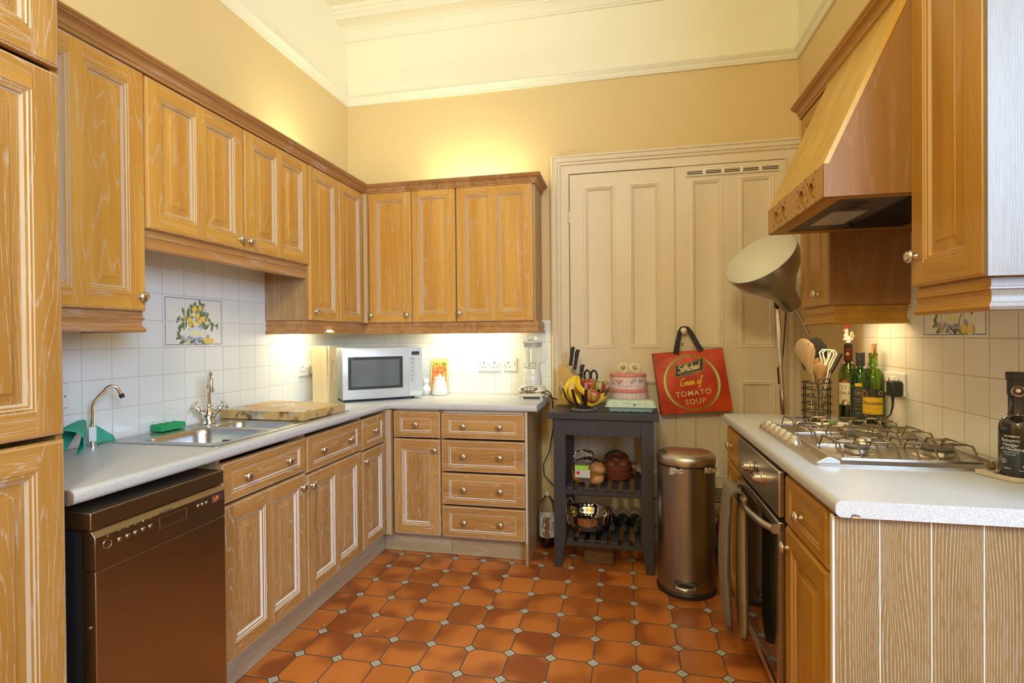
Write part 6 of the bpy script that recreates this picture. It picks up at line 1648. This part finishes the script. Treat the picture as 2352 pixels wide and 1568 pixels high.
for (dx, dy) in ((0, 0), (.010, -.008)):
    pts = [B0+Vector((-.006, 0, 0)), B0+Vector((.006, .0, .14)), Vector((UX+.020+dx, UY+dy, 1.175)), Vector((UX+.012+dx, UY+dy, 1.212)), Vector((UX+.024+dx, UY+dy, 1.225)), Vector((UX+.046+dx, UY+dy, 1.224)), Vector((UX+.046, UY+dy, 1.190)), Vector((UX+.024, UY+dy, 1.130))]
    mb.tube(pts, .0036, 8, 0)
solo('white_whisk', 'white plastic coated masher with bent wire loops in the wire basket', 'masher', mb, ['whitw'], smooth=60)
mb = MB(); mb.tube([(UX+.000, UY-.012, ZT+.01), (UX+.052, UY-.010, 1.125)], .005, 8, 0); mb.tube([(UX+.052, UY-.010, 1.125), (UX+.096, UY-.006, 1.208)], .0085, 10, 1, flat=(1, .8)); solo('kitchen_tongs', 'steel tool with a black handle leaning right out of the wire basket', 'utensil', mb, ['steel', 'black'], smooth=60)
M['neon'] = plain('neon_yellow_plastic', (.75, .80, .02), .4); M['greenh'] = plain('green_plastic', (.10, .30, .03), .4)
mb = MB(); mb.tube([(UX+.030, UY+.018, ZT+.008), (UX+.022, UY+.030, 1.06)], .009, 8, 1); mb.tube([(UX+.022, UY+.030, 1.06), (UX+.036, UY+.052, 1.225)], .006, 8, 1); mb.sph((UX+.036, UY+.052, 1.232), .011, 0, 12)
solo('green_brush', 'green handled brush with a yellow tip at the back of the wire basket', 'brush', mb, ['neon', 'greenh'], smooth=60)
mb = MB(); mb.lathe([(.0001, .002), (.060, .0), (.085, .006), (.118, .016), (.121, .019), (.112, .017), (.080, .009), (.05, .005), (.0001, .005)], 40, 0); 
o = solo('white_plate', 'white dinner plate with scraps half hidden behind the hob', 'plate', mb, ['ceram'], (2.640, 2.560-.05, ZT), smooth=60)
bpy.data.objects.remove(o)
mb = MB(); mb.lathe([(.0001, .002), (.035, .0), (.055, .004), (.074, .011), (.076, .013), (.070, .012), (.05, .006), (.0001, .004)], 40, 0)
solo('white_plate', 'small white plate behind the hob, between the wire basket and the bottles', 'plate', mb, ['ceram'], (2.815, 2.440, ZT), smooth=60) if False else None
mb = MB(); mb.loft([rrect(-.125, -.028, .125, .028, .025, 0), rrect(-.135, -.034, .135, .034, .03, .008), rrect(-.131, -.031, .131, .031, .028, .008), rrect(-.118, -.022, .118, .022, .02, .004)])
solo('white_dish', 'long shallow white dish just beyond the hob, in front of the wire basket', 'dish', mb, ['ceram'], (2.700, 2.420, ZT), smooth=50)
mb = MB(); blob(mb, (0, 0, .010), .012, 1.3, 1, .8, 0, 3, 12, .1); solo('green_scrap', 'small green vegetable scrap on the long white dish', 'vegetable', mb, ['greenh'], (2.765, 2.420, ZT+.0045), smooth=60)

# ================================================================ wine bottles beside the hob
M['ggl'] = glass('green_bottle_glass', (.42, .60, .10), .02, 1.45); M['ggl2'] = glass('bright_green_glass', (.20, .58, .18), .02, 1.45)
M['wine'] = plain('dark_red_wine', (.015, .004, .004), .1, var=0); M['foilr'] = plain('maroon_foil', (.10, .018, .010), .35, .3); M['cork'] = plain('cork', (.45, .29, .13), .9, var=.15, bump=.4)
M['lyel'] = plain('yellow_label', (.70, .42, .012), .45, var=.02); M['lcrm'] = plain('cream_label', (.62, .52, .34), .5, var=.03); M['lmar'] = plain('maroon_print', (.12, .012, .012), .5); M['lgld'] = plain('gold_print', (.48, .34, .10), .35, .5)
def wbottle(name, label, loc, rz, r, hs, h, gl, level):
    t = thing(name, label, 'bottle', loc, R(rz))
    mb = MB(); mb.lathe([(.0001, .010), (r*.7, .003), (r*.92, 0), (r, .008), (r, hs), (r*.94, hs+.018), (r*.72, hs+.036), (r*.45, hs+.052), (.0152, hs+.075), (.0145, h-.022), (.0165, h-.020), (.0165, h-.006), (.0150, h), (.0100, h), (.0100, hs+.075), (r*.66, hs+.034), (r-.003, hs), (r-.003, .010), (r*.65, .008), (.0001, .014)], 36, 0)
    b = part('glass_body', mb, [gl], t, smooth=50)
    mb = MB(); mb.lathe([(.0001, .015), (r*.6, .011), (r-.0034, .012), (r-.0034, level), (.0001, level)], 30, 0); part('wine', mb, ['wine'], t, smooth=50)
    return t
def clab(mb, r, z0, z1, a0, a1, m, n=20):
    lo = [[((r)*math.cos(R(a0+(a1-a0)*i/n)), r*math.sin(R(a0+(a1-a0)*i/n)), z) for i in range(n+1)] for z in (z0, z1)]; mb.loft(lo, m, False, False, False)
def cdisc(mb, r, a, z, rad, m, sy=1.0):
    mb.poly([(r*math.cos(R(a)+rad*math.cos(R(q))/r), r*math.sin(R(a)+rad*math.cos(R(q))/r), z+rad*sy*math.sin(R(q))) for q in range(0, 360, 18)], m)
def ctext(mb, r, a, z, body, size, m, shear=0, bold=0, sp=1, align='CENTER'):
    mb.text(body, size, Matrix.Identity(4), m, 0.0, shear, bold, sp, fn=lambda v: Vector((r*math.cos(R(a)+v.x/r), r*math.sin(R(a)+v.x/r), z+v.y)), align=align)
# camera sees these from about -x,-y: label angle
LA = -112
t = wbottle('wine_bottle', 'green wine bottle with a cork and a yellow label, nearest the hob', (2.902, 2.386, ZT), 0, .0395, .195, .305, 'ggl', .062)
mb = MB(); r_ = .0400
clab(mb, r_, .046, .060, LA-62, LA+52, 0); clab(mb, r_, .060, .128, LA-62, LA+52, 1); clab(mb, r_, .128, .160, LA-62, LA+52, 0)
cdisc(mb, r_+.0003, LA-48, .138, .013, 2, 1.35); cdisc(mb, r_+.0005, LA-48, .138, .009, 3, 1.35); cdisc(mb, r_+.0003, LA+38, .145, .0085, 4); cdisc(mb, r_+.0005, LA+38, .145, .006, 0)
ctext(mb, r_+.0004, LA-6, .098, 'Reciente', .021, 0, .35, .0002); ctext(mb, r_+.0004, LA-50, .085, 'RIOJA', .010, 5, 0, .0002, align='LEFT'); ctext(mb, r_+.0004, LA-30, .064, 'Product of Spain', .0055, 0, .2)
ctext(mb, r_+.0004, LA-40, .052, 'RESERVE', .004, 4); ctext(mb, r_+.0004, LA+30, .051, '750ml 13%', .005, 4); clab(mb, r_+.0003, .081, .0816, LA-50, LA+20, 0)
part('label', mb, ['lblp', 'lyel', 'lgld', 'lmar', 'lcrm', 'cork'], t, smooth=60)
mb = MB(); mb.lathe([(.0001, .290), (.0098, .290), (.0120, .306), (.0122, .342), (.0001, .343)], 18, 0); mb.text('VINO', .010, Tr(.003, -.0124, .312) @ Rx(90) @ Rz(90), 1, .0001); part('cork', mb, ['cork', 'dark'], t)
t = wbottle('wine_bottle', 'green screw cap wine bottle with a black label, in the middle of the three', (2.892, 2.478, ZT), 0, .0385, .190, .300, 'ggl2', .055)
mb = MB(); r_ = .0390; clab(mb, r_, .030, .160, LA-60, LA+50, 0); cdisc(mb, r_+.0003, LA-10, .138, .0155, 1); cdisc(mb, r_+.0005, LA-10, .138, .0140, 0); ctext(mb, r_+.0007, LA-10, .131, 'dp', .018, 1, .2)
ctext(mb, r_+.0004, LA-8, .108, 'Montepulciano', .008, 1); ctext(mb, r_+.0004, LA-8, .098, 'd\'ABRUZZO', .006, 1); ctext(mb, r_+.0004, LA-8, .066, 'Casa Nero', .009, 1, .3); ctext(mb, r_+.0004, LA-8, .050, 'RESERVA', .006, 1)
for z in (.088, .083, .04): clab(mb, r_+.0003, z, z+.0005, LA-35, LA+25, 1)
clab(mb, r_+.0004, .163, .176, LA-28, LA+6, 2); ctext(mb, r_+.0006, LA-11, .166, '£5.99', .009, 0)
part('label', mb, ['lblp', 'faint', 'neonl' if 'neonl' in M else 'yelp'], t, smooth=60)
mb = MB(); mb.lathe([(.0158, .232), (.0165, .234), (.0165, .272), (.0172, .274), (.0165, .276), (.0172, .279), (.0165, .282), (.0172, .285), (.0165, .288), (.0172, .291), (.0172, .302), (.0155, .304), (.0001, .304)], 24, 0); part('screw_cap', mb, ['lblk'], t, smooth=40)
t = wbottle('wine_bottle', 'green wine bottle with a cream label and a rooster stopper, furthest from the camera', (2.880, 2.568, ZT), 0, .0385, .205, .330, 'ggl', .085)
mb = MB(); r_ = .0390; clab(mb, r_, .075, .170, LA-62, LA+58, 0); clab(mb, r_, .170, .186, LA-62, LA+58, 1); ctext(mb, r_+.0003, LA-22, .1735, 'J. BAC', .010, 2, 0, .0002); ctext(mb, r_+.0003, LA-25, .120, 'CALI', .017, 3, 0, .0003, 1.2)
for q in (-36, -14): clab(mb, r_+.0003, .140, .160, LA+q-4, LA+q+4, 4)
for z in (.112, .107, .098): clab(mb, r_+.0003, z, z+.0006, LA-52, LA-2, 4)
cdisc(mb, r_+.0004, LA-18, .083, .014, 1)
part('label', mb, ['lcrm', 'lmar', 'lgld', 'dark', 'faint'], t, smooth=60)
mb = MB(); mb.lathe([(.0160, .255), (.0165, .256), (.0170, .322), (.0001, .3225)], 22, 1); mb.lathe([(.0158, .245), (.0160, .244), (.0166, .270)], 22, 0); cdisc(mb, .0174, LA-8, .295, .007, 2); part('foil', mb, ['lblk', 'foilr', 'lgld'], t)
# rooster stopper
mb = MB(); mb.lathe([(.0001, .3225), (.013, .3225), (.017, .332), (.017, .336), (.009, .338), (.009, .352), (.0001, .352)], 20, 0)
st_ = part('rooster_stopper', mb, ['black'], t, label='painted pottery rooster bottle stopper')
X = Tr(0, 0, .340) @ Rz(8)
mb = MB(); mb.lathe([(.0085, 0), (.010, .010), (.012, .020), (.010, .030), (.0001, .034)], 18, 0, X)
lo = []
for (x, z, a, b) in [(.020, .018, .002, .004), (.014, .020, .007, .010), (.0, .024, .010, .013), (-.010, .024, .010, .012), (-.018, .020, .005, .006), (-.022, .016, .001, .001)]:
    lo.append([(x, a*math.cos(2*PI*k/14), z+b*math.sin(2*PI*k/14)) for k in range(14)])
mb.loft(lo, 0, X=X)
mb.tube([(-.010, 0, .030), (-.008, 0, .046), (-.007, 0, .060), (-.007, 0, .066)], [.010, .0075, .0075, .004], 12, 0, X=X); part('body', mb, ['white'], st_, smooth=60)
mb = MB(); mb.tube([(-.010, 0, .062), (-.006, 0, .074), (.002, 0, .080), (.006, 0, .068)], [.003, .008, .009, .003], 10, 0, X=X, flat=(1, .5)); mb.sph((-.014, 0, .048), .004, 0, 8, X=X); part('comb', mb, ['red'], st_, smooth=60)
mb = MB(); mb.tube([(-.011, 0, .060), (-.022, 0, .057)], [.0045, .001], 8, 0, X=X); part('beak', mb, ['yelp'], st_)
mb = MB()
mb.tube([(.016, 0, .020), (.022, 0, .035), (.016, 0, .052), (.010, 0, .046), (.014, 0, .030)], .0042, 8, 0, X=X); mb.tube([(.014, -.004, .030), (.018, -.004, .038), (.014, -.004, .046)], .002, 6, 1, X=X); mb.sph((.012, -.005, .030), .003, 2, 8, X=X); part('tail', mb, ['white', 'yelp', 'red'], st_, smooth=60)

# ================================================================ vinegar bottle, slate board and grater at the right edge
M['bal'] = plain('black_vinegar_glass', (.010, .009, .011), .07, var=0, Coat_Weight=.6); M['silp'] = plain('silver_print', (.62, .60, .58), .4)
t = thing('vinegar_bottle', 'large black balsamic vinegar bottle cut by the right edge of the photo', 'bottle', (2.904, 1.592, .9255), 0)
rb = .0375
mb = MB(); mb.lathe([(.0001, .002), (rb*.85, 0), (rb, .008), (rb, .118), (rb*.96, .132), (rb*.75, .145), (.021, .152), (.0185, .158), (.0185, .20), (.0195, .225), (.0001, .226)], 36, 0); part('glass_body', mb, ['bal'], t, smooth=50)
mb = MB(); mb.lathe([(.0198, .205), (.0205, .206), (.0205, .244), (.0235, .246), (.0235, .262), (.0215, .264), (.0001, .264)], 28, 0); part('cap', mb, ['lblk'], t)
LB = -122
mb = MB(); ra = rb+.0004
ctext(mb, ra, LB-18, .100, 'BALSAMICO', .006, 0, 0, .0001); ctext(mb, ra, LB-22, .088, 'Balsamic', .0115, 0); ctext(mb, ra, LB-22, .077, 'Vinegar', .0115, 0); ctext(mb, ra, LB-18, .066, 'of Modena', .0115, 0); ctext(mb, ra, LB-22, .060, 'aceto balsamico di', .0045, 0); ctext(mb, ra, LB-22, .054, 'Modena IGP', .0045, 0)
cdisc(mb, ra, LB-42, .038, .006, 1); cdisc(mb, ra+.0002, LB-42, .038, .0035, 2); ctext(mb, ra, LB+22, .016, 'Made in Italy', .0045, 0); ctext(mb, ra, LB-30, .018, '500ml', .006, 0)
clab(mb, ra, .034, .104, LB+21, LB+25, 0, 4); cdisc(mb, ra, LB+23, .028, .0045, 0, 1.4)
cdisc(mb, .0209, LB+5, .190+.026, .0145, 3, .9); cdisc(mb, .0211, LB+5, .190+.026, .0125, 4, .9); cdisc(mb, .0213, LB+5, .218, .005, 0)
part('label', mb, ['silp', 'lgld', 'cblue', 'lcrm', 'lmar'], t, smooth=60)
M['stone'] = plain('pale_marble', (.52, .43, .31), .5, var=.1)
mb = MB(); pl = [(0, .052), (.002, .048), (.035, -.034), (.095, -.036), (.100, .060), (.04, .066)]
mb.loft([[(x, y, 0) for x, y in pl], [(x, y, .013) for x, y in pl]])
solo('stone_coaster', 'small pale angular stone board below the vinegar bottle', 'board', mb, ['stone'], (2.842, 1.600, ZT), bevel=.002)
mb = MB(); blob(mb, (0, 0, .0098), .0105, 1, 1, .95, 0, 8, 14, .04); solo('nutmeg', 'dark round nutmeg on the small stone board', 'spice', mb, ['bant'], (2.876, 1.644, .9242), smooth=60)
t = thing('nutmeg_grater', 'small dark steel grater lying on the stone board beside the nutmeg', 'grater', (2.882, 1.606, .9242), R(35))
mb = MB(); lo = []
for i in range(9):
    u = i/8; lo.append([(.045*u-.0225, y, .0015+.006*math.sin(PI*(y+.012)/.024)) for y in [-.012+.024*j/8 for j in range(9)]] + [(.045*u-.0225, y, .0006+.006*math.sin(PI*(y+.012)/.024)) for y in [.012-.024*j/8 for j in range(9)]])
mb.loft(lo, 0); part('curved_plate', mb, ['hdark'], t, smooth=60)
mb = MB()
for i in range(5):
    for j in range(4): mb.sph((-.018+.009*i, -.0075+.005*j, .0020+.006*math.sin(PI*(.0045+.005*j)/.024)), .0011, 0, 6)
part('teeth', mb, ['steel'], t)
